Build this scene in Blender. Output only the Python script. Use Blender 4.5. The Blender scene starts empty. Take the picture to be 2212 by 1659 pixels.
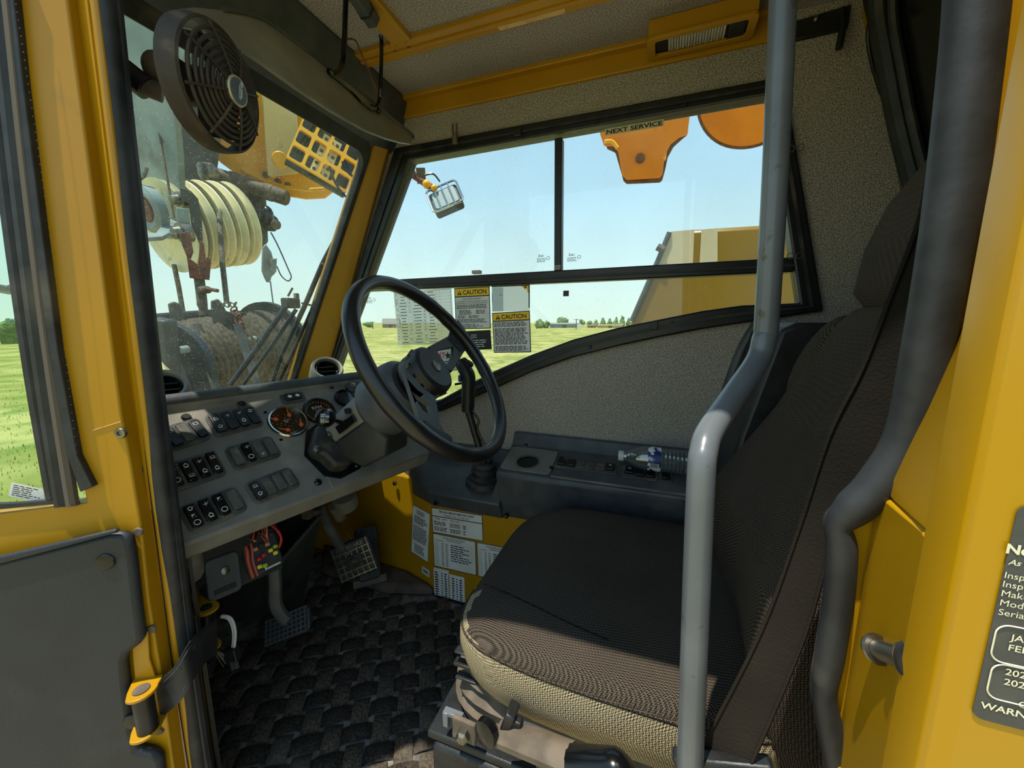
import bpy, bmesh, math, random
from mathutils import Vector as V, Matrix
from mathutils.geometry import tessellate_polygon
random.seed(7)
S = bpy.context.scene
COL = S.collection
# ------------------------------------------------------------------ camera (stands outside the open left door)
FPX, CX, CY = 832.0, 1106.0, 829.5
YAW = math.radians(20.0); PITCH = math.atan(134/832)
CAM = V((0.0, 1.0, 0.80))
FW = V((math.sin(YAW)*math.cos(PITCH), -math.cos(YAW)*math.cos(PITCH), -math.sin(PITCH)))
RT = V((-math.cos(YAW), -math.sin(YAW), 0.0))
UP = RT.cross(FW)
cd = bpy.data.cameras.new('camera'); cam = bpy.data.objects.new('camera', cd); COL.objects.link(cam)
cam.location = CAM
cam.rotation_euler = Matrix((RT, UP, -FW)).transposed().to_euler()
cd.sensor_fit = 'HORIZONTAL'; cd.sensor_width = 36.0; cd.lens = FPX/2212*36.0
cd.clip_start = 0.01; cd.clip_end = 2000
S.camera = cam
# ------------------------------------------------------------------ light
w = bpy.data.worlds.new('sky'); S.world = w; w.use_nodes = True
nt = w.node_tree; nt.nodes.clear()
wo = nt.nodes.new('ShaderNodeOutputWorld'); bg = nt.nodes.new('ShaderNodeBackground')
tc = nt.nodes.new('ShaderNodeTexCoord'); sx = nt.nodes.new('ShaderNodeSeparateXYZ'); rp = nt.nodes.new('ShaderNodeValToRGB')
nt.links.new(tc.outputs['Generated'], sx.inputs[0]); nt.links.new(sx.outputs['Z'], rp.inputs[0])
nt.links.new(rp.outputs[0], bg.inputs[0]); nt.links.new(bg.outputs[0], wo.inputs[0])
def lin(h):
    c = [int(h[i:i+2], 16)/255 for i in (0, 2, 4)]
    return tuple(x/12.92 if x <= .04045 else ((x+.055)/1.055)**2.4 for x in c) + (1,)
el = rp.color_ramp.elements
el[0].position = 0.0; el[0].color = lin('E2F2E8')
el[1].position = 1.0; el[1].color = lin('8DB9E2')
for p, h in ((.1, 'D8EEEE'), (.3, 'BBDDF2'), (.55, 'A8D0EF')):
    e = el.new(p); e.color = lin(h)
bg.inputs[1].default_value = 1.0
sl = bpy.data.lights.new('sun', 'SUN'); so = bpy.data.objects.new('sun', sl); COL.objects.link(so)
SUN = V((.19, .280, 1.3)).normalized()
so.rotation_euler = SUN.to_track_quat('Z', 'Y').to_euler()
sl.energy = 4.6; sl.angle = math.radians(.6); sl.color = (1.0, .95, .82)
vs = S.view_settings
S.display_settings.display_device = 'sRGB'
vs.view_transform = 'Standard'; vs.look = 'None'; vs.exposure = 0.36; vs.gamma = 1.0; vs.use_curve_mapping = False
# ------------------------------------------------------------------ geometry helpers
def ray(px, py): return FW + RT*((px-CX)/FPX) - UP*((py-CY)/FPX)
def at(px, py, t): return CAM + ray(px, py)*t                    # point at depth t metres
def onp(px, py, p0, n):                                           # point on the real plane (p0, n)
    d = ray(px, py); n = V(n); return CAM + d*((V(p0)-CAM).dot(n)/d.dot(n))
def onx(px, py, x): return onp(px, py, (x, 0, 0), (1, 0, 0))
def ony(px, py, y): return onp(px, py, (0, y, 0), (0, 1, 0))
def onz(px, py, z): return onp(px, py, (0, 0, z), (0, 0, 1))
def frame_of(axis):
    z = V(axis).normalized()
    x = (V((0, 0, 1)) if abs(z.z) < .9 else V((1, 0, 0))).cross(z).normalized()
    return x, z.cross(x), z
def smoothpath(pts, k=5):
    pts = [V(p) for p in pts]; out = []
    for i in range(len(pts)-1):
        p0 = pts[max(i-1, 0)]; p1 = pts[i]; p2 = pts[i+1]; p3 = pts[min(i+2, len(pts)-1)]
        for j in range(k):
            t = j/k
            out.append(.5*((2*p1)+(p2-p0)*t+(2*p0-5*p1+4*p2-p3)*t*t+(3*p1-p0-3*p2+p3)*t**3))
    out.append(pts[-1]); return out
def rrect(w_, h_, r, k=4):                                         # rounded rectangle, 2-D, centred
    o = []
    for cx, cy, a0 in ((w_/2-r, h_/2-r, 0), (-w_/2+r, h_/2-r, 90), (-w_/2+r, -h_/2+r, 180), (w_/2-r, -h_/2+r, 270)):
        for i in range(k+1):
            a = math.radians(a0+90*i/k); o.append((cx+r*math.cos(a), cy+r*math.sin(a)))
    return o
class B:
    def __init__(s): s.v = []; s.f = []
    def add(s, vs_, fs):
        k = len(s.v); s.v += [V(p) for p in vs_]; s.f += [tuple(i+k for i in f) for f in fs]; return s
    def box(s, c, d, ax=None):
        ax = ax or (V((1, 0, 0)), V((0, 1, 0)), V((0, 0, 1))); c = V(c)
        p = [c+ax[0]*(i*d[0]/2)+ax[1]*(j*d[1]/2)+ax[2]*(k*d[2]/2) for i in (-1, 1) for j in (-1, 1) for k in (-1, 1)]
        return s.add(p, [(0, 1, 3, 2), (4, 6, 7, 5), (0, 4, 5, 1), (2, 3, 7, 6), (0, 2, 6, 4), (1, 5, 7, 3)])
    def prism(s, pts, vec):
        pts = [V(p) for p in pts]; vec = V(vec); n = len(pts)
        return s.add(pts+[p+vec for p in pts], [tuple(range(n))[::-1], tuple(range(n, 2*n))]+[(i, (i+1) % n, n+(i+1) % n, n+i) for i in range(n)])
    def holed(s, outer, holes, vec):                               # prism with holes
        loops = [[V(p) for p in l] for l in [outer]+list(holes)]; vec = V(vec)
        tris = tessellate_polygon(loops); flat = [p for l in loops for p in l]; n = len(flat)
        fs = [tuple(t) for t in tris]+[tuple(i+n for i in t[::-1]) for t in tris]; k = 0
        for l in loops:
            m = len(l); fs += [(k+i, k+(i+1) % m, n+k+(i+1) % m, n+k+i) for i in range(m)]; k += m
        return s.add(flat+[p+vec for p in flat], fs)
    def tube(s, path, r, n=10, closed=False, caps=True, flat=1.0, up=None):
        path = [V(p) for p in path]; m = len(path); rs = r if isinstance(r, (list, tuple)) else [r]*m
        vs_, fs = [], []; px = None
        for i, p in enumerate(path):
            a = path[i-1] if (i or closed) else p; b = path[(i+1) % m] if (i < m-1 or closed) else p
            t = (b-a).normalized()
            if px is None: px = V(up).cross(t).normalized() if up else frame_of(t)[0]
            else: px = (px-t*px.dot(t)); px = px.normalized() if px.length > 1e-6 else frame_of(t)[0]
            py = t.cross(px)
            for j in range(n):
                q = 2*math.pi*j/n; vs_.append(p+px*(math.cos(q)*rs[i])+py*(math.sin(q)*rs[i]*flat))
        for i in range(m if closed else m-1):
            for j in range(n):
                i2 = (i+1) % m; fs.append((i*n+j, i*n+(j+1) % n, i2*n+(j+1) % n, i2*n+j))
        if caps and not closed: fs += [tuple(range(n))[::-1], tuple(range((m-1)*n, m*n))]
        return s.add(vs_, fs)
    def cyl(s, a, b, r, n=16, r2=None): return s.tube([a, b], [r, r if r2 is None else r2], n)
    def lathe(s, prof, o, axis, n=24, closed=False):                # prof = [(radius, height)]
        X, Y, Z = frame_of(axis); o = V(o); m = len(prof); vs_, fs = [], []
        for r, h in prof:
            for j in range(n):
                q = 2*math.pi*j/n; vs_.append(o+Z*h+(X*math.cos(q)+Y*math.sin(q))*r)
        for i in range(m if closed else m-1):
            i2 = (i+1) % m
            for j in range(n): fs.append((i*n+j, i*n+(j+1) % n, i2*n+(j+1) % n, i2*n+j))
        if not closed: fs += [tuple(range(n))[::-1], tuple(range((m-1)*n, m*n))]
        return s.add(vs_, fs)
    def ring(s, o, axis, R, r, n=40, m=8, flat=1.0):
        X, Y, Z = frame_of(axis)
        return s.tube([V(o)+(X*math.cos(2*math.pi*i/n)+Y*math.sin(2*math.pi*i/n))*R for i in range(n)], r, m, closed=True, flat=flat, up=Z)
    def ball(s, c, r, n=14, m=9, ax=None):
        if not hasattr(r, '__len__'): r = (r, r, r)
        ax = ax or (V((1, 0, 0)), V((0, 1, 0)), V((0, 0, 1))); c = V(c); vs_, fs = [], []
        for i in range(m+1):
            th = math.pi*i/m
            for j in range(n):
                q = 2*math.pi*j/n
                vs_.append(c+ax[0]*(r[0]*math.sin(th)*math.cos(q))+ax[1]*(r[1]*math.sin(th)*math.sin(q))+ax[2]*(r[2]*math.cos(th)))
        for i in range(m):
            for j in range(n): fs.append((i*n+j, (i+1)*n+j, (i+1)*n+(j+1) % n, i*n+(j+1) % n))
        return s.add(vs_, fs)
    def grid(s, rows):                                              # sheet through rows of points
        m, n = len(rows), len(rows[0])
        return s.add([p for r_ in rows for p in r_], [(i*n+j, i*n+j+1, (i+1)*n+j+1, (i+1)*n+j) for i in range(m-1) for j in range(n-1)])
    def quad(s, a, b, c, d): return s.add([a, b, c, d], [(0, 1, 2, 3)])
_txt = {}
def text_mesh(t, bold=0.0, shear=0.0):
    if (t, bold, shear) not in _txt:
        cu = bpy.data.curves.new('lettering', 'FONT'); cu.body = t; cu.size = 1.0; cu.offset = bold; cu.shear = shear; cu.resolution_u = 3
        o = bpy.data.objects.new('lettering', cu); me = bpy.data.meshes.new_from_object(o)
        vs_ = [tuple(v.co) for v in me.vertices]; fs = [tuple(p.vertices) for p in me.polygons]
        bpy.data.objects.remove(o); bpy.data.curves.remove(cu); bpy.data.meshes.remove(me)
        _txt[(t, bold, shear)] = (vs_, fs)
    return _txt[(t, bold, shear)]
class Face:                                                        # a flat local frame: origin, unit axes across and up, outward normal
    def __init__(s, o, a, b):
        s.o = V(o); s.a = V(a).normalized(); s.b = (V(b)-s.a*V(b).dot(s.a)).normalized(); s.n = s.a.cross(s.b)
    def p(s, x, y, h=0.0): return s.o+s.a*x+s.b*y+s.n*h
    @staticmethod
    def corners(tl, tr, br, bl):
        f = Face(bl, (br-bl)+(tr-tl), (tl-bl)+(tr-br)); f.w = ((br-bl).length+(tr-tl).length)/2; f.h = ((tl-bl).length+(tr-br).length)/2
        f.o = (tl+tr+br+bl)/4-f.a*f.w/2-f.b*f.h/2; return f
def put_text(bm, f, t, x, y, h, wid=None, z=.0006, bold=0.0, center=False, shear=0.0):
    vs_, fs = text_mesh(t, bold, shear)
    if not vs_: return
    x0 = min(v[0] for v in vs_); x1 = max(v[0] for v in vs_); y0 = 0.0; sc = h/.70; sxx = sc
    if wid: sxx = wid/(x1-x0)
    off = x-x0*sxx if not center else x-(x0+x1)/2*sxx
    bm.add([f.p(off+v[0]*sxx, y+v[1]*sc, z) for v in vs_], fs)
def put_rect(bm, f, x0, y0, x1, y1, z=.0005): bm.quad(f.p(x0, y0, z), f.p(x1, y0, z), f.p(x1, y1, z), f.p(x0, y1, z))
def put_slab(bm, f, x0, y0, x1, y1, z0, z1): bm.prism([f.p(x0, y0, z0), f.p(x1, y0, z0), f.p(x1, y1, z0), f.p(x0, y1, z0)], f.n*(z1-z0))
def put_frame(bm, f, x0, y0, x1, y1, t, z=.0007):
    put_rect(bm, f, x0, y0, x1, y0+t, z); put_rect(bm, f, x0, y1-t, x1, y1, z); put_rect(bm, f, x0, y0+t, x0+t, y1-t, z); put_rect(bm, f, x1-t, y0+t, x1, y1-t, z)
def small_print(bm, f, x0, y0, x1, y1, rows, fill=.55, ragged=.3, z=.0006, rnd=random.Random(3), word=.012):
    dy = (y1-y0)/rows
    for i in range(rows):
        y = y1-dy*(i+1)+dy*(1-fill)/2; x = x0; xe = x1-(x1-x0)*ragged*rnd.random()
        while x < xe:
            l = min(word*(.4+rnd.random()), xe-x)
            if l > word*.15: put_rect(bm, f, x, y, x+l, y+dy*fill, z)
            x += l+word*.22
def obj(name, bm, m, parent=None, bev=0.0, smooth=35, sub=0, seg=2, kind=None, origin=None):
    me = bpy.data.meshes.new(name); me.from_pydata([tuple(v) for v in bm.v], [], bm.f)
    b = bmesh.new(); b.from_mesh(me); bmesh.ops.recalc_face_normals(b, faces=b.faces); b.to_mesh(me); b.free()
    me.materials.append(m); o = bpy.data.objects.new(name, me); COL.objects.link(o)
    if smooth:
        me.shade_smooth(); me.set_sharp_from_angle(angle=math.radians(smooth))
    if parent is not None:
        o.parent = parent
        if parent.type == 'EMPTY': o.location = -parent.location
    elif bm.v:
        lo = V([min(v[i] for v in bm.v) for i in range(3)]); hi = V([max(v[i] for v in bm.v) for i in range(3)])
        c = V(((lo.x+hi.x)/2, (lo.y+hi.y)/2, lo.z)); me.transform(Matrix.Translation(-c)); o.location = c; o['base'] = 1
    if bev:
        md = o.modifiers.new('bevel', 'BEVEL'); md.width = bev; md.segments = seg; md.limit_method = 'ANGLE'; md.angle_limit = math.radians(40)
    if sub:
        md = o.modifiers.new('sub', 'SUBSURF'); md.levels = sub; md.render_levels = sub
    if kind: o['kind'] = kind
    return o
def tag(o, label=None, cat=None, group=None, kind=None):
    if label: o['label'] = label
    if cat: o['category'] = cat
    if group: o['group'] = group
    if kind: o['kind'] = kind
    return o
def thing(name, label, cat, base, group=None, kind=None):
    o = bpy.data.objects.new(name, None); COL.objects.link(o); o.location = V(base); o.empty_display_size = .05
    return tag(o, label, cat, group, kind)
def sub(name, bm, m, part, **k):                                    # a sub-part under a mesh part (which sits at world identity inside its thing)
    return obj(name, bm, m, part, **k)
def copy_tree(o, parent=None):
    c = o.copy(); COL.objects.link(c)
    if parent is not None: c.parent = parent
    for ch in list(o.children): copy_tree(ch, c)
    return c
# ------------------------------------------------------------------ materials
def mat(name, hexc, rough=.5, metal=0.0, hex2=None, scale=20.0, mix=(.4, .6), bump=0.0, bscale=None, spec=.5, detail=4.0, dirt=None, dscale=4.0, dmix=(.52, .7), coat=0.0):
    m = bpy.data.materials.new(name); m.use_nodes = True; t = m.node_tree; bs = t.nodes['Principled BSDF']; L = t.links
    bs.inputs['Base Color'].default_value = lin(hexc); bs.inputs['Roughness'].default_value = rough; bs.inputs['Metallic'].default_value = metal
    bs.inputs['Specular IOR Level'].default_value = spec; bs.inputs['Coat Weight'].default_value = coat
    if hex2 or bump or dirt:
        co = t.nodes.new('ShaderNodeNewGeometry')
    src = None
    def noise(sc, lo, hi, c1, c2):
        n = t.nodes.new('ShaderNodeTexNoise'); n.inputs['Scale'].default_value = sc; n.inputs['Detail'].default_value = detail
        L.new(co.outputs['Position'], n.inputs['Vector']); r = t.nodes.new('ShaderNodeMapRange')
        r.inputs['From Min'].default_value = lo; r.inputs['From Max'].default_value = hi; L.new(n.outputs[0], r.inputs['Value'])
        x = t.nodes.new('ShaderNodeMix'); x.data_type = 'RGBA'; L.new(r.outputs[0], x.inputs[0])
        for s_, c in ((6, c1), (7, c2)):
            if isinstance(c, str): x.inputs[s_].default_value = lin(c)
            else: L.new(c, x.inputs[s_])
        return x.outputs[2], r.outputs[0]
    if hex2: src, _ = noise(scale, mix[0], mix[1], hexc, hex2)
    if dirt:
        src, fac = noise(dscale, dmix[0], dmix[1], src or hexc, dirt)
    if src: L.new(src, bs.inputs['Base Color'])
    if bump:
        n = t.nodes.new('ShaderNodeTexNoise'); n.inputs['Scale'].default_value = bscale or scale; n.inputs['Detail'].default_value = 3
        L.new(co.outputs['Position'], n.inputs['Vector']); bp = t.nodes.new('ShaderNodeBump'); bp.inputs['Strength'].default_value = min(1, bump)
        bp.inputs['Distance'].default_value = .002; L.new(n.outputs[0], bp.inputs['Height']); L.new(bp.outputs[0], bs.inputs['Normal'])
    return m
def glass(name, tint, dirt=.0, refl=.06, specks=0.0, film='C8C8B8'):
    m = bpy.data.materials.new(name); m.use_nodes = True; t = m.node_tree; t.nodes.clear(); L = t.links
    o = t.nodes.new('ShaderNodeOutputMaterial'); tr = t.nodes.new('ShaderNodeBsdfTransparent'); gl = t.nodes.new('ShaderNodeBsdfGlossy')
    tr.inputs[0].default_value = lin(tint); gl.inputs['Roughness'].default_value = .02
    mx = t.nodes.new('ShaderNodeMixShader'); mx.inputs[0].default_value = refl
    L.new(tr.outputs[0], mx.inputs[1]); L.new(gl.outputs[0], mx.inputs[2]); res = mx.outputs[0]
    if dirt or specks:
        g = t.nodes.new('ShaderNodeNewGeometry'); df = t.nodes.new('ShaderNodeBsdfTranslucent'); df.inputs[0].default_value = lin(film)
        d2 = t.nodes.new('ShaderNodeBsdfDiffuse'); d2.inputs[0].default_value = lin(film); dm = t.nodes.new('ShaderNodeMixShader'); dm.inputs[0].default_value = .5
        L.new(df.outputs[0], dm.inputs[1]); L.new(d2.outputs[0], dm.inputs[2])
        n1 = t.nodes.new('ShaderNodeTexNoise'); n1.inputs['Scale'].default_value = 7; n1.inputs['Detail'].default_value = 5
        n2 = t.nodes.new('ShaderNodeTexNoise'); n2.inputs['Scale'].default_value = 340; n2.inputs['Detail'].default_value = 1
        L.new(g.outputs['Position'], n1.inputs[0]); L.new(g.outputs['Position'], n2.inputs[0])
        r1 = t.nodes.new('ShaderNodeMapRange'); r1.inputs[1].default_value = .35; r1.inputs[2].default_value = .75; r1.inputs[4].default_value = dirt; L.new(n1.outputs[0], r1.inputs[0])
        r2 = t.nodes.new('ShaderNodeMapRange'); r2.inputs[1].default_value = .70; r2.inputs[2].default_value = .76; r2.inputs[4].default_value = specks; L.new(n2.outputs[0], r2.inputs[0])
        ad = t.nodes.new('ShaderNodeMath'); ad.operation = 'MAXIMUM'; L.new(r1.outputs[0], ad.inputs[0]); L.new(r2.outputs[0], ad.inputs[1])
        m2 = t.nodes.new('ShaderNodeMixShader'); L.new(ad.outputs[0], m2.inputs[0]); L.new(res, m2.inputs[1]); L.new(dm.outputs[0], m2.inputs[2]); res = m2.outputs[0]
    L.new(res, o.inputs[0]); return m
def weave(name, dark, light, pitch, rough=.9):
    m = bpy.data.materials.new(name); m.use_nodes = True; t = m.node_tree; bs = t.nodes['Principled BSDF']; L = t.links
    g = t.nodes.new('ShaderNodeNewGeometry'); mp = t.nodes.new('ShaderNodeMapping'); mp.inputs['Rotation'].default_value = (.35, .5, .3)
    L.new(g.outputs['Position'], mp.inputs[0]); ck = t.nodes.new('ShaderNodeTexChecker'); ck.inputs['Scale'].default_value = 1/pitch
    ck.inputs['Color1'].default_value = lin(dark); ck.inputs['Color2'].default_value = lin(light); L.new(mp.outputs[0], ck.inputs[0])
    n = t.nodes.new('ShaderNodeTexNoise'); n.inputs['Scale'].default_value = 9; L.new(g.outputs['Position'], n.inputs[0])
    hs = t.nodes.new('ShaderNodeHueSaturation'); r = t.nodes.new('ShaderNodeMapRange'); r.inputs[3].default_value = .75; r.inputs[4].default_value = 1.25
    L.new(n.outputs[0], r.inputs[0]); L.new(r.outputs[0], hs.inputs['Value']); L.new(ck.outputs[0], hs.inputs['Color']); L.new(hs.outputs[0], bs.inputs['Base Color'])
    bs.inputs['Roughness'].default_value = rough; bs.inputs['Specular IOR Level'].default_value = .06
    bp = t.nodes.new('ShaderNodeBump'); bp.inputs['Strength'].default_value = .4; bp.inputs['Distance'].default_value = .001
    L.new(ck.outputs['Fac'], bp.inputs['Height']); L.new(bp.outputs[0], bs.inputs['Normal']); return m
M = {}
M['yellow'] = mat('yellow_paint', 'B28206', .38, hex2='A87A05', scale=3, spec=.5, dirt='8A6A30', dscale=14, dmix=(.66, .8))
M['yellow_out'] = mat('yellow_outer_paint', 'BE8F0A', .3, hex2='B68808', scale=2, dirt='B88A20', dscale=10, dmix=(.68, .85))
M['felt'] = mat('speckled_felt', '69635C', .95, hex2='BDB6AC', scale=480, mix=(.38, .62), bump=.6, bscale=300, spec=.1, detail=2)
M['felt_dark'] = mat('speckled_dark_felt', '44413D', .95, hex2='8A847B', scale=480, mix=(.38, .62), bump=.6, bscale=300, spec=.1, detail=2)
M['rubber'] = mat('black_rubber', '1B1D20', .55, hex2='2A2C30', scale=30, bump=.2, bscale=80, dirt='6E6455', dscale=9, dmix=(.60, .85))
M['black'] = mat('black_plastic', '141517', .45, hex2='1E2023', scale=40, bump=.15, bscale=200)
M['gloss'] = mat('gloss_black_plastic', '0C0D0F', .18)
M['frame'] = mat('black_window_frame', '121417', .4, hex2='1A1C20', scale=30, dirt='4E4A44', dscale=18, dmix=(.64, .85))
M['grey'] = mat('grey_dash_plastic', '74716A', .55, hex2='6A675F', scale=25, bump=.25, bscale=400, dirt='A09684', dscale=9, dmix=(.56, .82))
M['grey_d'] = mat('charcoal_plastic', '474A4D', .5, hex2='3C4043', scale=25, bump=.25, bscale=400, dirt='6E685C', dscale=8, dmix=(.58, .85))
M['module'] = mat('switch_surround_plastic', '4B4A47', .5, hex2='403F3C', scale=60, dirt='6B655A', dscale=25, dmix=(.5, .75))
M['blank'] = mat('dusty_switch_blank', '55524D', .6, hex2='45433F', scale=60, dirt='736C60', dscale=40, dmix=(.5, .72))
M['door_panel'] = mat('dark_door_trim', '20262C', .55, hex2='1C2127', scale=12, bump=.2, bscale=350, dirt='33373A', dscale=7, dmix=(.58, .85))
M['chrome'] = mat('chrome', 'C8C8C4', .15, 1.0)
M['steel'] = mat('dull_steel', '8D8A82', .4, 1.0, hex2='6E675C', scale=40)
M['rail'] = mat('grey_tube_paint', '666B70', .28, hex2='5A5F64', scale=12, dirt='4E4740', dscale=60, dmix=(.66, .74))
M['white'] = mat('white_label', 'D9D9D6', .55, hex2='CFCDC8', scale=15)
M['ink'] = mat('black_ink', '16171A', .5)
M['white_ink'] = mat('white_ink', 'E4E4DE', .5)
M['cream_ink'] = mat('cream_ink', 'E9DFC0', .5)
M['red_ink'] = mat('red_ink', 'C02A22', .5)
M['label_yellow'] = mat('yellow_label', 'FFCB28', .5)
M['label_grey'] = mat('grey_label', 'E6E6E4', .6, hex2='DADAD6', scale=20)
M['orange'] = mat('orange_needle', 'FF7A40', .5)
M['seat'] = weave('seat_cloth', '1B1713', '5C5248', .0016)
M['seat_lit'] = weave('seat_cloth_lit', '3A3228', 'C2B08F', .0017)  # seat cloth again, lightened: light on the cushion's near side is painted in
M['belt'] = mat('dusty_webbing', '1D1B19', .85, hex2='24211E', scale=6, bump=.3, bscale=500, spec=.04, dirt='302B26', dscale=5, dmix=(.45, .7))
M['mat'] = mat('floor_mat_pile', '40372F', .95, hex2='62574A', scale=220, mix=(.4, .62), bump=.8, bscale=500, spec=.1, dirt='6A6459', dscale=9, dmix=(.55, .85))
M['mat_shaded'] = mat('floor_mat_pile_shaded', '2B2622', .95, hex2='463E35', scale=220, mix=(.4, .62), bump=.8, bscale=500, spec=.1, dirt='6A6054', dscale=9, dmix=(.6, .85))  # same mat pile darkened, painting in the shade on blocks laid one way
M['mat_base'] = mat('floor_mat_base', '77706A', .95, hex2='4A4641', scale=40, dirt='A0968A', dscale=14, dmix=(.5, .75))
M['dust'] = mat('dusty_metal', '6C5F50', .75, hex2='554A3E', scale=30, bump=.3, bscale=80)
M['rust'] = mat('rusty_brown_steel', '7A4A3A', .75, hex2='5A3A30', scale=30, bump=.4, bscale=90)
M['blade'] = mat('smoky_visor_plastic', '76746A', .32, hex2='69675C', scale=5, dirt='A09884', dscale=6, dmix=(.5, .8))
M['fan'] = mat('fan_plastic', '332D27', .62, hex2='3E372F', scale=30, spec=.3, dirt='6A5E50', dscale=30, dmix=(.58, .8))
M['cover'] = mat('dark_cover_paint', '2A2C2B', .6, hex2='242625', scale=20, dirt='4A463F', dscale=9, dmix=(.6, .85))
# ================================================================== THE CAB SHELL
def structure(name, bm, m, **k): o = obj(name, bm, m, **k); o['kind'] = 'structure'; return o
def boxobj(name, lo, hi, m, parent=None, **k):
    b = B(); lo, hi = V(lo), V(hi); b.box((lo+hi)/2, hi-lo); return obj(name, b, m, parent, **k)
floor = structure('floor', B().prism([(-.55, -.09, -.024), (1.15, -.09, -.024), (1.15, .44, -.024), (.62, .70, -.024), (.60, .77, -.024), (-.55, .77, -.024)], (0, 0, .024)), M['mat_base'])
# --- right wall: felt lining with the window cut out, yellow skin outside, yellow kick panel below
Y0 = .004
def wy(px, py): return ony(px, py, Y0)
WG = [wy(890, 349), wy(1657, 211), wy(1724, 655), wy(1600, 660), wy(1515, 672), wy(1430, 689), wy(1335, 708), wy(1240, 733), wy(1150, 766), wy(1070, 801), wy(1010, 832), wy(955, 862),
      V((.78, Y0, .515)), V((1.045, Y0, .525)), ]
WO = [wy(858, 324), wy(1690, 172), wy(1774, 672), wy(1600, 698), wy(1515, 711), wy(1430, 727), wy(1335, 747), wy(1240, 771), wy(1150, 803), wy(1078, 836), wy(1016, 862), wy(960, 886),
      V((.80, Y0, .485)), V((1.085, Y0, .490))]
def flaty(pts, y): return [V((p.x, y, p.z)) for p in pts]
wall_right = structure('wall_right', B().holed([(-.45, -.03, .0), (1.12, -.03, .0), (1.12, -.03, .48), (.72, -.03, 1.40), (-.45, -.03, 1.40)], [flaty(WO, -.03)], (0, .034, 0)), M['felt'])
obj('outer_skin', B().holed([(-.5, -.04, -.1), (1.16, -.04, -.1), (1.16, -.04, .48), (.74, -.04, 1.43), (-.5, -.04, 1.43)], [flaty(WO, -.04)], (0, .009, 0)), M['yellow_out'], wall_right).location = -wall_right.location
KP = [(-.45, .115), (.555, .115), (.682, .080), (1.10, .050), (1.10, .0), (-.45, .0)]
kp = obj('kick_panel', B().prism([(x, y, .0) for x, y in KP], (0, 0, .345)), M['yellow'], wall_right, bev=.006); kp.location = -wall_right.location
obj('kick_skirting', B().prism([(x, y+.004, .0) for x, y in KP[:3]]+[(.682, .07, 0), (-.45, .03, 0)], (0, 0, .007)), M['rubber'], wall_right).location = -wall_right.location
# dusty wheel-arch hump at the foot of the kick panel
hb = B().prism([(.56, .12, 0), (.70, .165, 0), (.95, .16, 0), (1.05, .052, 0), (.68, .082, 0)], (0, 0, .035))
obj('footwell_hump', hb, mat('dusty_brown_hump', '5E5046', .9, hex2='4A3F38', scale=20, bump=.4, bscale=60), wall_right, bev=.012).location = -wall_right.location
# --- right window: frame, rails and three panes
win = B().holed(flaty(WO, -.022), [flaty(WG, -.022)], (0, .040, 0))
window_1 = structure('window_1', win, M['frame'], bev=.004)
def wpart(name, b, m, **k):
    o = obj(name, b, m, window_1, **k); o.location = -window_1.location; return o
lip = B().holed(flaty([p+(q-p)*.45 for p, q in zip(WO, WG)], .018), [flaty([p+(q-p)*.62 for p, q in zip(WO, WG)], .018)], (0, .004, 0)); wpart('frame_lip', lip, M['rubber'])
def bar(a, b_, w_, y0, y1, up=V((0, 0, 1))):
    d = (b_-a).normalized(); s = d.cross(V((0, 1, 0))).normalized()*(w_/2)
    q = B().prism([V((p.x, y0, p.z)) for p in (a-s, b_-s, b_+s, a+s)], (0, y1-y0, 0)); return q
ra, rb = wy(770, 620), wy(1712, 573)
wpart('window_rail', bar(ra, rb, .030, -.016, .016), M['frame'], bev=.003)
wpart('rail_groove', bar(ra+V((0, 0, -.002)), rb+V((0, 0, -.002)), .005, .016, .0195), M['rubber'])
wpart('window_mullion', bar(wy(1207.5, 300), wy(1206, 590), .0185, -.012, .012), M['frame'], bev=.002)
wpart('mullion_foot', bar(wy(1206, 574), wy(1206, 584), .016, .0, .015), M['steel'])
def split(poly, z_of, above):                                        # clip the aperture along the rail
    out = []
    for i, p in enumerate(poly):
        q = poly[(i+1) % len(poly)]; dp, dq = p.z-z_of(p.x), q.z-z_of(q.x)
        if (dp > 0) == above: out.append(p)
        if (dp > 0) != (dq > 0): out.append(p.lerp(q, dp/(dp-dq)))
    return out
zr = lambda x: ra.z+(rb.z-ra.z)*(x-ra.x)/(rb.x-ra.x)
up_p, lo_p = split(WG, zr, True), split(WG, zr, False)
M['pane'] = glass('side_window_glass', 'F4FAF8', .05, .035, .35, 'D8DCD4')
xm = wy(1206, 450).x
def clipx(poly, above):
    out = []
    for i, p in enumerate(poly):
        q = poly[(i+1) % len(poly)]; dp, dq = p.x-xm, q.x-xm
        if (dp > 0) == above: out.append(p)
        if (dp > 0) != (dq > 0): out.append(p.lerp(q, dp/(dp-dq)))
    return out
for poly, y in ((clipx(up_p, True), .003), (clipx(up_p, False), -.004), (lo_p, 0.0)):
    wpart('pane', B().prism(flaty(poly, y-.002), (0, .003, 0)), M['pane'], smooth=0)
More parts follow.
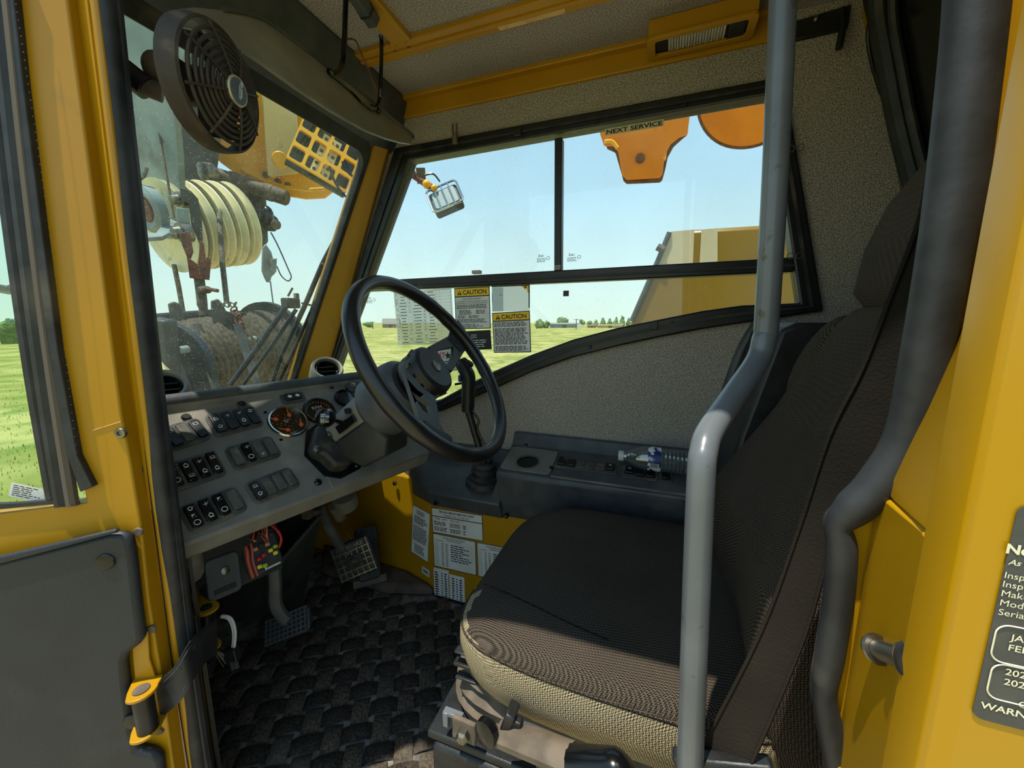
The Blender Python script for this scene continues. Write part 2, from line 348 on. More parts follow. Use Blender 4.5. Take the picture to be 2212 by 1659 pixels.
# window latches, clips and screws on the frame
for px, py in ((1124, 283), (1268, 600)): pass
cb = B()
for px, py in ((985, 300),):
    f = Face(ony(px, py, .02), (-1, 0, 0), (0, 0, 1)); put_slab(cb, f, -.006, -.014, .006, .012, 0, .010); put_slab(cb, f, -.0075, .010, -.0035, .034, .004, .008); put_slab(cb, f, .0035, .010, .0075, .034, .004, .008)
wpart('window_latch', cb, M['dust'], bev=.001)
for px, py in ((1120, 286), (1413, 703)):
    f = Face(ony(px, py, .02), (-1, 0, 0), (0, 0, 1)); q = B(); put_slab(q, f, -.008, -.009, .008, .009, 0, .007); wpart('frame_clip', q, M['black'], bev=.001)
for px, py in ((1452, 698), (1275, 750), (1128, 296), (1290, 265), (1480, 225), (822, 440), (775, 560), (735, 660)):
    p = ony(px, py, .019); wpart('frame_screw', B().lathe([(.0045, 0), (.0045, .001), (.003, .0025)], p, (0, 1, 0), 12), M['black'])
sq = Face(wy(1223, 634), (-1, 0, 0), (0, 0, 1)); q = B(); put_slab(q, sq, -.007, -.007, .007, .007, 0, .003); wpart('pane_pad', q, M['black'])
for px, py in ((1718, 322), (1716, 553)):                             # wire clips on the rear edge of the frame
    p = ony(px, py, .02); q = B()
    for dx in (-.008, .008): q.ring(p+V((dx, .004, 0)), (0, 1, 0), .006, .0008, 14, 5)
    wpart('wire_clip', q, M['dust'])
# maker's stamps etched low on the panes
for px, py in ((1172, 558), (1238, 556), (800, 648)):
    f = Face(ony(px, py, .008), (-1, 0, 0), (0, 0, 1)); q = B()
    put_text(q, f, '2ai:', -.012, .004, .006, .016, z=.0002, bold=.01); small_print(q, f, -.015, -.010, .010, .001, 3, .4, .2, z=.0002, word=.006)
    q.ring(f.p(.015, .0, .0002), f.n, .004, .0005, 16, 4); wpart('glass_stamp', q, M['ink'], smooth=0)
# --- windscreen
WP = V((.76, 0, 1.25)); WN = V((.6, 0, .32)).normalized(); WS_ = V((.32, 0, -.6)).normalized()
def ws(y, s, h=0.0):                                                # the screen narrows downwards: the cab tapers towards its nose
    y = .078+(y-.078)/(.665-.078)*(.632-.235*s-.078); return WP+V((0, y, 0))+WS_*s-WN*h
def wloop(y0, y1, s0, s1, r, h): return [ws((y0+y1)/2+a, (s0+s1)/2+b, h) for a, b in rrect(y1-y0, s1-s0, r, 5)]
WY0, WY1, WS0, WS1 = .078, .665, .002, .80
window_2 = structure('window_2', B().holed(wloop(WY0-.016, WY1+.016, WS0-.040, WS1+.016, .05, .010), [wloop(WY0, WY1, WS0, WS1, .036, .010)], WN*.02), M['rubber'], bev=.004)
M['screen'] = glass('windscreen_glass', 'F1F8F5', .05, .03, .5, 'D2D0C4')
obj('pane', B().prism(wloop(WY0-.005, WY1+.005, WS0-.005, WS1+.005, .036, .0), WN*.004), M['screen'], window_2, smooth=0).location = -window_2.location
# --- front wall under and around the windscreen (yellow)
fw = B().holed([ws(-.03, -.09), ws(.74, -.09), ws(.74, .86), ws(-.03, .86)], [wloop(WY0-.010, WY1+.010, WS0-.010, WS1+.010, .045, 0)], WN*.02)
wall_front = structure('wall_front', fw, M['yellow'])
obj('firewall', B().box((1.14, .205, .22), (.03, .49, .74)), M['yellow'], wall_front).location = -wall_front.location
ns = B().prism([(.70, .662, -.1), (1.155, .445, -.1), (1.155, .445, .60), (.80, .615, .60), (.70, .662, .64)], (-.008, -.017, 0)); obj('nose_side', ns, M['yellow_out'], wall_front).location = -wall_front.location
ns = B().prism([(.615, .682, -.02), (1.13, .432, -.02), (1.13, .432, .50), (.615, .682, .50)], (-.002, -.004, 0)); obj('nose_lining', ns, M['cover'], wall_front).location = -wall_front.location
# right-hand front pillar
pil = B().add([ws(.064, -.03, .012), ws(.064, .86, .012), V((1.115, -.005, .45)), V((.715, -.005, 1.33)), ws(.064, -.03, -.03), ws(.064, .86, -.03), V((1.16, -.035, .45)), V((.75, -.035, 1.33)),
               V((1.085, .020, .45)), V((.700, .020, 1.33))],
              [(0, 1, 8, 9), (9, 8, 2, 3), (4, 7, 6, 5), (3, 2, 6, 7), (0, 4, 5, 1), (0, 9, 3, 7, 4), (1, 5, 6, 2, 8)])
trim_1 = structure('trim_1', pil, M['yellow'], bev=.005)
# --- ceiling, its yellow channels, and the roof above
ceiling = structure('ceiling', B().box((.14, .36, 1.412), (1.2, .82, .024)), M['felt'])
def cpart(name, b, m, **k): o = obj(name, b, m, ceiling, **k); o.location = -ceiling.location; return o
def cbox(lo, hi): lo, hi = V(lo), V(hi); return B().box((lo+hi)/2, hi-lo)
cpart('roof_skin', cbox((-.52, -.05, 1.425), (.82, .79, 1.46)), M['yellow_out'], bev=.01)
cpart('ceiling_rail', cbox((-.195, .0, 1.352), (.70, .012, 1.402)), M['yellow'], bev=.003)
cpart('ceiling_rail', cbox((-.195, .008, 1.390), (.70, .030, 1.402)), M['yellow'], bev=.003)
cpart('ceiling_channel', cbox((-.45, .162, 1.391), (.70, .208, 1.402)), M['yellow'], bev=.002)
cpart('channel_fold', cbox((-.45, .181, 1.387), (.70, .189, 1.392)), M['yellow'], bev=.001)
cpart('ceiling_crosspiece', cbox((.515, .208, 1.388), (.562, .72, 1.402)), M['yellow'], bev=.002)
tp = B(); f = Face(onz(1130, 45, 1.3905), (-1, 0, 0), (0, -1, 0)); tp.prism([f.p(-.055, -.004, .0), f.p(.085, -.004, .0), f.p(.082, .010, .0), f.p(-.052, .009, .0)], f.n*.0008)
cpart('masking_tape', tp, mat('old_masking_tape', 'D8B878', .7, hex2='C8A060', scale=60))
for px, py in ((847, 98), (870, 90)):
    cpart('rivet', B().lathe([(.0065, 0), (.0065, .002), (.004, .004)], onz(px, py, 1.39), (0, 0, -1), 14), M['yellow'])
for px, py in ((855, 112), (884, 103)):
    cpart('channel_hole', B().lathe([(.0048, 0), (.0048, .0012)], onz(px, py, 1.391), (0, 0, -1), 14), M['dust'])
for px, py in ((963, 217), (988, 211), (948, 220)):
    cpart('rail_screw', B().lathe([(.0035, 0), (.0030, .002)], onz(px, py, 1.39), (0, 0, -1), 12), M['rust'])
# --- rear wall, its felt, and the rear window's black surround
RWP = V((-.362, 0, 1.30)); RWN = V((.963, 0, -.27)).normalized()                  # the upper rear wall leans inwards
wall_rear = structure('wall_rear', B().prism([(-.46, -.03, 0), (-.46, -.03, .94), (-.335, -.03, 1.40), (-.47, -.03, 1.40), (-.49, -.03, .94), (-.49, -.03, 0)], (0, .80, 0)), M['felt_dark'])
def rpart(name, b, m, **k): o = obj(name, b, m, wall_rear, **k); o.location = -wall_rear.location; return o
def wr(px, py, h=.005): return onp(px, py, RWP+RWN*(h), RWN)
lp = [(1858, -60), (1880, 60), (1905, 180), (1932, 300), (1962, 420), (1985, 500), (2120, 560), (2280, 300), (2180, -160)]
window_3 = structure('window_3', B().prism([wr(px, py, .001) for px, py in lp], RWN*.004), M['gloss'])
sp = smoothpath([wr(px, py) for px, py in ((1905, -80), (1900, 20), (1918, 130), (1945, 270), (1976, 390), (2010, 470))], 6)
q = obj('window_seal', B().tube(sp, .017, 10, flat=1.0), M['rubber'], window_3); q.location = -window_3.location
sp2 = smoothpath([wr(px, py, .012) for px, py in ((1930, -70), (1930, 40), (1945, 130), (1970, 260), (2000, 380))], 6)
q = obj('seal_lip', B().tube(sp2, .007, 8), M['rubber'], window_3); q.location = -window_3.location
rpart('corner_post', B().prism([wr(px, py, .002) for px, py in ((1838, 20), (1872, 20), (1905, 180), (1888, 190), (1860, 90))], RWN*.006), M['yellow'])
rpart('wire_loom', B().tube(smoothpath([wr(px, py, .010) for px, py in ((1895, 15), (1876, 60), (1880, 120), (1900, 190), (1913, 215))], 6), .0035, 8), M['black'])
# --- left side: front pillar with seal, rear pillar with jamb, header and sill
PILY = .728
pillar = B().prism([V((.66, PILY, 1.42)), ony(202, 0, PILY)+V((0, 0, .27)), ony(202, 0, PILY), ony(268, 560, PILY), ony(335, 1100, PILY), ony(410, 1640, PILY), ony(410, 1640, PILY)-V((0, 0, .4)),
                    ony(410, 1640, PILY)+V((.14, 0, -.4)), V((.68, PILY, .6))], (0, -.022, 0))
wall_left = structure('wall_left', pillar, M['yellow'], bev=.003)
def lpart(name, b, m, **k): o = obj(name, b, m, wall_left, **k); o.location = -wall_left.location; return o
fl = B().prism([ony(188, 0, PILY), ony(192, 0, PILY), ony(328, 1100, PILY), ony(324, 1100, PILY)], (0, .0015, 0)); lpart('pillar_seam', fl, M['yellow'])
lpart('hole_plug', B().lathe([(.0095, 0), (.0095, .002), (.007, .003)], ony(302, 1012, PILY), (0, 1, 0), 18), M['grey_d'])
lpart('hole_plug', B().lathe([(.008, 0), (.008, .002), (.006, .003)], ony(154, 5, PILY), (0, 1, 0), 18), M['grey_d'])
SY = .716
lpart('door_seal', B().tube(smoothpath([ony(x, y, SY) for x, y in ((205, -120), (222, 0), (253, 280), (287, 560), (320, 840), (354, 1100), (392, 1400), (430, 1659), (470, 1900))], 4), .0125, 12), M['rubber'])
lpart('seal_bulb', B().tube(smoothpath([ony(x, y, SY-.006) for x, y in ((225, -120), (241, 0), (271, 280), (304, 560), (336, 840), (370, 1100), (408, 1400), (446, 1659), (488, 1900))], 4), .0085, 10), M['rubber'])
lpart('inner_post', B().prism([(.63, .705, -.05), (.74, .705, -.05), (.74, .665, -.05), (.67, .672, -.05)], (0, 0, 1.5)), M['cover'])
lpart('door_header', B().box((.05, .735, 1.40), (1.26, .07, .09)), M['yellow'], bev=.01)
lpart('door_sill', B().box((.05, .745, -.03), (1.26, .07, .05)), M['yellow'], bev=.008)
# rear pillar: outer skin, chamfer, recessed striker jamb
uA = [(-.30, .795), (-.1285, .795), (-.1285, .772), (-.1325, .730), (-.145, .70), (-.30, .70)]; uB = [(-.30, .795), (-.1285, .795), (-.1285, .772), (-.152, .732), (-.165, .70), (-.30, .70)]
q = B(); n_ = len(uA); q.add([V((x, y, z)) for pf, z in ((uA, .70), (uA, .712), (uB, .80), (uB, 1.45)) for x, y in pf], [tuple(range(n_)), tuple(range(3*n_, 4*n_))]+[(k*n_+i, k*n_+(i+1) % n_, (k+1)*n_+(i+1) % n_, (k+1)*n_+i) for k in range(3) for i in range(n_)])
lpart('rear_pillar', q, M['yellow_out'], bev=.002)
lpart('rear_pillar', B().prism([(x, y, -.10) for x, y in [(-.30, .775), (-.1275, .775), (-.1285, .768), (-.1295, .766), (-.131, .722), (-.142, .700), (-.50, .70)]], (0, 0, .7995)), M['yellow_out'], bev=.002)
lpart('rear_skin', B().prism([(x, y, -.10) for x, y in [(-.50, .802), (-.133, .802), (-.126, .797), (-.1245, .790), (-.1265, .772), (-.150, .772), (-.50, .772)]], (0, 0, 1.55)), M['yellow_out'], bev=.002)
lpart('jamb_step', B().prism([(x, y, .45) for x, y in [(-.20, .766), (-.1278, .766), (-.129, .724), (-.20, .70)]], (0, 0, .063)), M['yellow'], bev=.004)
sealr = [(2112, -120), (2108, 0), (2086, 215), (2060, 429), (2032, 587), (2000, 760), (1961, 941), (1898, 1044), (1845, 1097), (1812, 1135), (1818, 1186), (1811, 1296), (1793, 1415), (1781, 1501), (1795, 1580), (1811, 1659), (1830, 1760)]
rad = [.0116]*4+[.0108, .0105, .0104, .0104, .0100, .0068, .0080, .0080, .0078, .0066, .0078, .0078, .0078]
SP = [ony(x, y, .722) for x, y in sealr]
pp = smoothpath(SP, 5); rr = []
for i in range(len(rad)-1): rr += [rad[i]+(rad[i+1]-rad[i])*j/5 for j in range(5)]
rr.append(rad[-1])
lpart('door_seal', B().tube(pp, rr, 14), M['rubber'])
fl_ = [V((p.x-.004, .713, p.z)) for p in pp[5:]]; lpart('door_flange', B().prism(fl_+[V((-.30, .713, fl_[-1].z)), V((-.30, .713, fl_[0].z))], (0, .005, 0)), M['yellow_out'])
lpart('seal_lip', B().tube([p+V((.0030, -.0065, 0)) for p in pp], .0032, 8), M['rubber'])
# ================================================================== THE OPEN DOOR (hinged on the front pillar, swung forward)
DH = ony(265, 940, .745); DD = V((.866, .5, 0)); DN = V((.5, -.866, 0))     # hinge line, direction away from the hinge, normal to the outside
def dp(px, py, h=0.0): return onp(px, py, DH-DN*h, DN)
door_1 = bpy.data.objects.new('door_1', None); COL.objects.link(door_1); door_1.location = DH+V((.06, .03, -.6)); door_1['kind'] = 'structure'
WNX = [dp(-60, -140), dp(28, -140), dp(52, 130), dp(92, 480), dp(140, 820), dp(186, 1086), dp(0, 1109), dp(-500, 1165), dp(-500, -140)]
edge = [dp(140, -140), dp(145, 0), dp(185, 300), dp(228, 640), dp(262, 900), dp(282, 1000), dp(306, 1150), dp(322, 1300), dp(345, 1440), dp(372, 1640), dp(390, 1760)]
far = [dp(-700, 1900), dp(-700, -250), dp(130, -250)]
obj('door_skin', B().holed(edge+[dp(-40, 1760)]+far, [WNX], DN*.022), M['yellow'], door_1, bev=.002)
# black rubber channels round the door window
def dtube(name, pts, r, m, h, n=8, flat=1.0): return obj(name, B().tube(smoothpath([dp(x, y, h) for x, y in pts], 5), r, n, flat=flat), m, door_1)
def dslab(name, pts, h0, h1, m, bev=.0): return obj(name, B().prism([dp(x, y, h0) for x, y in pts], -DN*(h1-h0)), m, door_1, bev=bev)
dslab('edge_strip', [(30, -100), (44, -100), (48, 0), (68, 190), (104, 480), (140, 760), (180, 980), (213, 1046), (186, 1057), (160, 985), (120, 760), (82, 480), (45, 190), (28, 0)], .0, .008, M['rubber'], .001)
q = B()
for i in range(64):                                                   # stitched lip of the strip
    t = i/63; a = dp(24+(170-24)*t+8*math.sin(t*3), -60+1090*t, .009); q.ball(a, .0006, 6, 4)
obj('strip_teeth', q, M['grey_d'], door_1, kind='stuff')
dtube('window_channel', [(-20, -140), (2, 0), (40, 350), (88, 750), (134, 1060), (140, 1083)], .0085, M['rubber'], .001, 10)
dtube('window_channel', [(4, -140), (22, 0), (58, 350), (106, 750), (152, 1060), (158, 1085)], .006, mat('worn_brown_rubber', '5A5046', .7), .003, 8)
dtube('window_gasket', [(-44, -140), (-16, 100), (26, 480), (74, 820), (118, 1074)], .0075, M['rubber'], -.001, 8)
dslab('sill_gasket', [(-300, 1098), (-300, 1114), (0, 1096), (140, 1083), (140, 1074), (60, 1082)], -.002, .004, M['rubber'])
M['door_glass'] = glass('door_glass', 'E6F4EA', .05, .05, .15, 'D4E0D6')
obj('pane', B().prism([dp(x, y, -.010) for x, y in ((-480, -150), (60, -150), (200, 1095), (-480, 1180))], DN*.004), M['door_glass'], door_1, smooth=0)
ft = Face.corners(dp(20, 1036, -.006), dp(96, 1062, -.006), dp(97, 1082, -.006), dp(24, 1078, -.006)); q = B(); put_rect(q, ft, 0, 0, ft.w, ft.h, 0)
q2 = B(); small_print(q2, ft, ft.w*.08, ft.h*.1, ft.w*.95, ft.h*.92, 6, .4, .4, .0004, word=.006)
lb = obj('door_glass_label', q, M['white'], door_1, smooth=0); lb['label'] = 'small white paper label'; obj('print', q2, M['ink'], lb, smooth=0)
sm = dp(240, 1000, .001)
obj('skin_seam', B().tube([dp(197, 931, 0), dp(262, 911, 0)], .0009, 6), mat('seam_sealer', 'B98A4A', .7), door_1)
c = dp(262, 935, .0); q = B().lathe([(.0065, 0), (.0065, .001), (.0055, .0028), (.003, .0028), (.003, .001)], c, -DN, 18); obj('door_bolt', q, M['steel'], door_1)
for px, py in ((300, 1148), (329, 1358), (345, 1578)):
    q = B().lathe([(.0055, 0), (.0055, .001), (.0045, .0026), (.002, .0026)], dp(px, py, .0), -DN, 16); obj('door_bolt', q, M['dust'], door_1)
# dark moulded trim on the lower half
TR = [(-500, 1330), (0, 1204), (150, 1168), (255, 1141), (283, 1140), (297, 1152), (303, 1180), (316, 1300), (324, 1363), (314, 1378), (290, 1396), (285, 1412), (290, 1470), (302, 1560), (312, 1600), (345, 1606), (362, 1620), (370, 1700), (-500, 1900)]
pan = dslab('trim_panel', TR, .002, .016, M['door_panel'], .006)
dslab('trim_ridge', [(-500, 1322), (0, 1198), (150, 1163), (258, 1138), (262, 1146), (150, 1176), (0, 1216), (-500, 1344)], .014, .020, M['door_panel'], .003)
for px, py in ((229, 1213), (286, 1558)):
    q = B().lathe([(.0095, 0), (.0100, .001), (.0090, .0022), (.004, .0026)], dp(px, py, .016), -DN, 20); obj('trim_clip', q, M['gloss'], door_1)
# check-strap bracket: yellow back plate, two lugs and the pin
dslab('strap_bracket', [(288, 1390), (322, 1360), (326, 1420), (342, 1470), (350, 1540), (318, 1590), (306, 1570), (296, 1480)], .003, .006, M['yellow'], .001)
def lug(px0, py0, px1, py1, z_up=0.0):
    a = dp(px0, py0, .004); b = dp(px1, py1, .004); u = (b-a); u.z = 0; L_ = u.length; u.normalize(); o_ = -DN
    w_ = .030; pts = [a, a+u*L_*.6+o_*.004]
    pl = [a+u*(-.004), a+o_*w_*.75+u*.004]
    for i in range(9):
        t = math.radians(120-150*i/8); pl.append(a+u*.018+o_*.020+u*(.016*math.cos(t))+o_*(.016*math.sin(t)))
    pl.append(a+u*.030); return B().prism(pl, (0, 0, .004)), a+u*.018+o_*.020
l1, pc1 = lug(297, 1470, 345, 1440); l2, pc2 = lug(305, 1553, 350, 1520)
obj('strap_lug', l1, M['yellow'], door_1, bev=.0008); obj('strap_lug', l2, M['yellow'], door_1, bev=.0008)
obj('strap_pin', B().lathe([(.0085, 0), (.0085, .0015)], pc1+V((0, 0, .004)), (0, 0, 1), 18), M['dust'], door_1)
obj('strap_roller', B().cyl(V((pc1.x, pc1.y, pc2.z+.004)), pc1, .0105, 18), M['black'], door_1)
# inside bracket on the cab and the web strap between the two (the strap is a thing of its own)
cbk = V((.585, .655, .395))
def cl(zc, name):
    pl = [V((.625, .680, zc)), V((.625, .630, zc))]
    for i in range(10):
        t = math.radians(-100-120*i/9+90); pl.append(V((.570+.013*math.cos(math.radians(260-160*i/9)), .640+.013*math.sin(math.radians(260-160*i/9)), zc)))
    return B().prism(pl, (0, 0, .004))
u1 = ony(447, 1318, .655); u2 = ony(452, 1400, .655)
br = thing('strap_bracket', 'yellow bracket of two lugs holding a pin, inside the cab beyond the door seal', 'bracket', u2)
for p, nm in ((u1, 'lug'), (u2, 'lug')):
    pl = [p+V((.045, .022, 0)), p+V((.045, -.022, 0))]+[p+V((.016*math.cos(math.radians(270-180*i/10)), .016*math.sin(math.radians(270-180*i/10)), 0)) for i in range(11)]
    obj(nm, B().prism(pl, (0, 0, .0035)), M['yellow'], br, bev=.0008)
obj('pin', B().cyl(u2, u1+V((0, 0, .006)), .008, 16), M['steel'], br)
obj('roller', B().cyl(u2+V((0, 0, .004)), u1-V((0, 0, .001)), .011, 16), M['black'], br)
st = B(); top = [(335, 1475), (376, 1440), (410, 1385), (440, 1355), (468, 1338)]; bot = [(346, 1548), (390, 1512), (420, 1462), (448, 1425), (470, 1408)]
yy = [.752, .742, .725, .69, .657]
ra_ = smoothpath([ony(x, y, d) for (x, y), d in zip(top, yy)], 4); rb_ = smoothpath([ony(x, y, d) for (x, y), d in zip(bot, yy)], 4)
nrm = V((-.0022, .0012, 0))
st.grid([ra_, rb_]); st.grid([[p+nrm for p in ra_], [p+nrm for p in rb_]]); st.grid([ra_, [p+nrm for p in ra_]]); st.grid([rb_, [p+nrm for p in rb_]])
strap = obj('door_strap', st, M['rubber']); tag(strap, 'black web check strap stretched between the door bracket and the cab bracket', 'strap')
stt = B(); k0 = [p.lerp(q_, .1)+nrm*1.3 for p, q_ in zip(ra_, rb_)]; stt.tube(k0, .0006, 5); a, b_ = 6, 10
for i, j in ((5, 9), (9, 5)): stt.tube([ra_[i].lerp(rb_[i], .2)+nrm*1.4, ra_[j].lerp(rb_[j], .85)+nrm*1.4], .0006, 5)
o = obj('stitching', stt, M['grey_d'], strap); o.location = -strap.location
fr = B()
for i in range(7): fr.tube([rb_[-1]+V((.004*i-.01, 0, .002)), rb_[-1]+V((-.014+.005*random.random(), .004*random.random()-.002, -.004-.003*i))], .0005, 5)
o = obj('frayed_end', fr, M['dust'], strap, kind='stuff'); o.location = -strap.location
# ================================================================== INSTRUMENT PANEL
GA = V((-.25, -.968, 0)); GP = V((.968, -.25, 0)); GB = GP*math.cos(math.radians(45))+V((0, 0, 1))*math.sin(math.radians(45))
G0 = at(621, 913, .75); PF = Face(G0, GA, GB)                        # local frame centred on the chrome gauge; n points at the driver
def pl2(px, py):                                                       # pixel -> (across, up) on the panel
    q = onp(px, py, G0, PF.n)-G0; return q.dot(PF.a), q.dot(PF.b)
dash = thing('instrument_panel', 'grey plastic instrument panel with rows of rocker switches below the windscreen', 'dashboard', PF.p(0, 0, 0)+V((.1, 0, -.35)))
aL, aR, bT, bB = -.215, .262, .062, -.158
body = B(); TH = math.radians(45)
prof = [(bB-.004, .0), (bT, .0), (bT+.004, .004), (bT+.010, .010), (bT+.024, .011), (bT+.034, .004), (bT+.040, -.01)]   # (up, out)
pr_ = [PF.p(0, y, h)-G0 for y, h in prof]
pr_ += [V(pr_[-1])+GP*.33+V((0, 0, -.075)), V(pr_[-1])+GP*.33+V((0, 0, -.30)), PF.p(0, bB-.006, 0)-G0+GP*.10+V((0, 0, -.06)), PF.p(0, bB, 0)-G0+V((0, 0, -.030))+GP*.008, ]
def loft(pr_, a0, a1, bm):
    n = len(pr_); bm.add([G0+p+GA*a0 for p in pr_]+[G0+p+GA*a1 for p in pr_], [tuple(range(n)), tuple(range(n, 2*n))[::-1]]+[(i, (i+1) % n, n+(i+1) % n, n+i) for i in range(n)])
loft(pr_, aL, aR, body); obj('body', body, M['grey'], dash, bev=.004, smooth=30)
# rolled upper ledge, a little darker
led = B(); led.tube([PF.p(aL, bT+.022, .004), PF.p(aR, bT+.022, .004)], .0125, 12); obj('upper_ledge', led, M['grey_d'], dash)
obj('cowl_shelf', B().prism([(.80, .60, .50), (.80, .055, .50), (1.125, .055, .47), (1.125, .455, .47)], (0, 0, .035)), M['grey_d'], dash, bev=.004)
# right-hand sub-panel that carries the column
ja, jb = pl2(700, 1053); a1_, b1_ = pl2(905, 965)
sp_ = B(); put_slab(sp_, PF, ja+.012, bB-.002, aR-.02, -.075, .0, .0025); obj('column_panel', sp_, M['grey'], dash, bev=.001)
for px, py in ((770, 1006), (686, 1043), (855, 940)):
    x, y = pl2(px, py); obj('panel_screw', B().lathe([(.0065, .002), (.0065, .004), (.004, .0065)], PF.p(x, y), PF.n, 14), M['gloss'], dash)
for px, py in ((573, 891), (607, 950), (666, 931), (558, 902)):
    x, y = pl2(px, py); obj('panel_hole', B().lathe([(.003, 0), (.003, .0008)], PF.p(x, y), PF.n, 10), M['gloss'], dash)
for px, py in ((714, 836), (402, 902)):
    x, y = pl2(px, py); obj('panel_plug', B().lathe([(.007, 0), (.007, .002), (.005, .005)], PF.p(x, y), PF.n, 14), M['black'], dash)
# switch modules -------------------------------------------------------------
def rocker(parent, f, kind, icon):
    """one rocker at the origin of face f, ~ .021 x .042"""
    w_, h_ = .0235, .043
    if kind == 'blank':
        b = B(); b.prism([f.p(x, y, .0035) for x, y in rrect(w_*.95, h_*.95, .005)], f.n*.003); s = obj('blank_plate', b, M['blank'], parent, bev=.001); return s
    b = B(); hw = w_/2*.92; hh = h_/2
    up_ = kind == 'up'
    zs = [(-hh, .005 if up_ else .010), (-hh*.1, .0065), (hh, .011 if up_ else .0055)]
    rows = [[f.p(x, y, z) for x in (-hw, hw)] for y, z in zs]; low = [[f.p(x, y, .002) for x in (-hw, hw)] for y, z in zs]
    v_ = [p for r_ in rows for p in r_]+[p for r_ in low for p in r_]
    b.add(v_, [(0, 1, 3, 2), (2, 3, 5, 4), (6, 8, 9, 7), (8, 10, 11, 9), (0, 2, 8, 6), (2, 4, 10, 8), (1, 7, 9, 3), (3, 9, 11, 5), (0, 6, 7, 1), (4, 5, 11, 10)])
    s = obj('rocker_switch', b, M['gloss'] if kind != 'dull' else M['black'], parent, bev=.0012)
    return s
def module(corners, kinds, group='rocker switch modules of the instrument panel'):
    """corners tl,tr,br,bl in pixels on the panel; kinds from left to right"""
    q = [pl2(*c) for c in corners]; x0 = (q[0][0]+q[3][0])/2; x1 = (q[1][0]+q[2][0])/2; y1 = (q[0][1]+q[1][1])/2; y0 = (q[2][1]+q[3][1])/2
    f = Face(PF.p((x0+x1)/2, (y0+y1)/2, 0), GA+GB*(((q[1][1]-q[0][1])+(q[2][1]-q[3][1]))/2/(x1-x0)), GB); w_, h_ = x1-x0, y1-y0; n = len(kinds)
    b = B(); b.prism([f.p(x, y, .0) for x, y in rrect(w_, h_, .009)], f.n*.0035); m = obj('switch_module', b, M['module'], dash, bev=.0015)
    pitch = w_*.94/n; sc = min(pitch/.0245, h_*.80/.043)
    for i, (k, ic) in enumerate(kinds):
        cx = (i-(n-1)/2)*pitch; ff = Face(f.p(cx, 0, .0015), f.a*1, f.b)
        rim = B().holed([ff.p(x, y, .002) for x, y in rrect(pitch*.96, h_*.90, .007)], [[ff.p(x, y, .002) for x, y in rrect(pitch*.82, h_*.80, .005)]], f.n*.0022)
        sub('switch_bezel', rim, M['module'], m, bev=.0006)
        s = rocker(m, ff, k, [])
        for v in s.data.vertices: 
            d = v.co-ff.o; v.co = ff.o+ff.a*(d.dot(ff.a)*pitch*.80/.0235)+ff.b*(d.dot(ff.b)*h_*.78/.043)+ff.n*d.dot(ff.n)
        ic2 = B(); hh = h_*.39; ICS = .62
        for kk, fy in ic:
            y = fy*hh; z = .0012+(.0065+(.0045*fy if k == 'up' else -.001*fy) if fy > 0 else .0065+(.0035*-fy if k != 'up' else -.0015*-fy))
            if k == 'blank': z = .007
            def R(x0, y0, x1, y1): put_rect(ic2, ff, x0*ICS, y+y0*ICS, x1*ICS, y+y1*ICS, z)
            def O(x, r, t=.0008): ic2.ring(ff.p(x*ICS, y, z), f.n, r*ICS, t*ICS, 14, 4)
            if kk == 'o': O(0, .0062)
            elif kk == 'box': R(-.0055, .003, .0055, .0038); R(-.0055, -.0038, .0055, -.003); R(-.0055, -.003, -.0047, .003); R(.0047, -.003, .0055, .003)
            elif kk == 'pot': O(0, .0042); R(-.005, -.0062, .005, -.0052); R(-.0012, .004, .0012, .0065)
            elif kk == 'x': R(-.0005, -.005, .0005, .005); R(-.005, -.0005, .005, .0005); R(.003, .003, .0065, .0038)
            elif kk == 'tank': R(-.005, .0022, .005, .003); R(-.005, -.003, .005, -.0022); R(-.005, -.0022, -.0042, .0022); R(.0042, -.0022, .005, .0022); R(-.0065, -.0052, .0065, -.0044)
            elif kk == 'bell': O(-.001, .004); R(.003, .001, .0068, .0018); R(-.005, -.0055, .003, -.0047)
            elif kk == 'flag': R(-.004, -.005, -.0032, .004); ic2.add([ff.p(-.003*ICS, y+.004*ICS, z), ff.p(-.003*ICS, y-.001*ICS, z), ff.p(.004*ICS, y+.003*ICS, z)], [(0, 1, 2)]); R(.001, -.004, .004, -.0032)
        if ic2.v: sub('switch_symbol', ic2, M['white_ink'], m, smooth=0)
    return m
b_, u_, d_ = 'blank', 'up', 'down'
module([(340, 930), (432, 900), (455, 950), (368, 978)], [('dull', [('box', .5)]), (b_, []), ('dull', [('box', .5)])])
module([(438, 898), (546, 876), (570, 920), (466, 948)], [('dull', [('tank', .45), ('bell', -.5)]), ('dull', [('x', .5)]), ('dull', [('x', .5), ('pot', -.4)]), ('dull', [('bell', .5)])])
module([(340, 1008), (460, 976), (496, 1024), (372, 1068)], [(u_, [('pot', .5), ('o', -.5)]), (d_, [('pot', .5), ('tank', -.5)]), (d_, [('x', .5), ('pot', -.5)]), (u_, [('tank', .5), ('pot', -.5)])])
module([(480, 969), (585, 943), (608, 985), (508, 1020)], [(b_, []), (u_, [('x', .5), ('o', -.5)]), (b_, [('x', -.6)]), (b_, [])])
module([(380, 1100), (508, 1050), (536, 1102), (412, 1157)], [(u_, [('bell', .62), ('flag', 0), ('o', -.62)]), (u_, [('x', .5), ('pot', -.5)]), (u_, [('flag', .5), ('o', -.5)]), (b_, [])])
module([(524, 1046), (626, 1009), (648, 1050), (552, 1094)], [('dull', [('tank', .5), ('bell', -.5)]), (b_, []), (b_, []), (b_, [])])
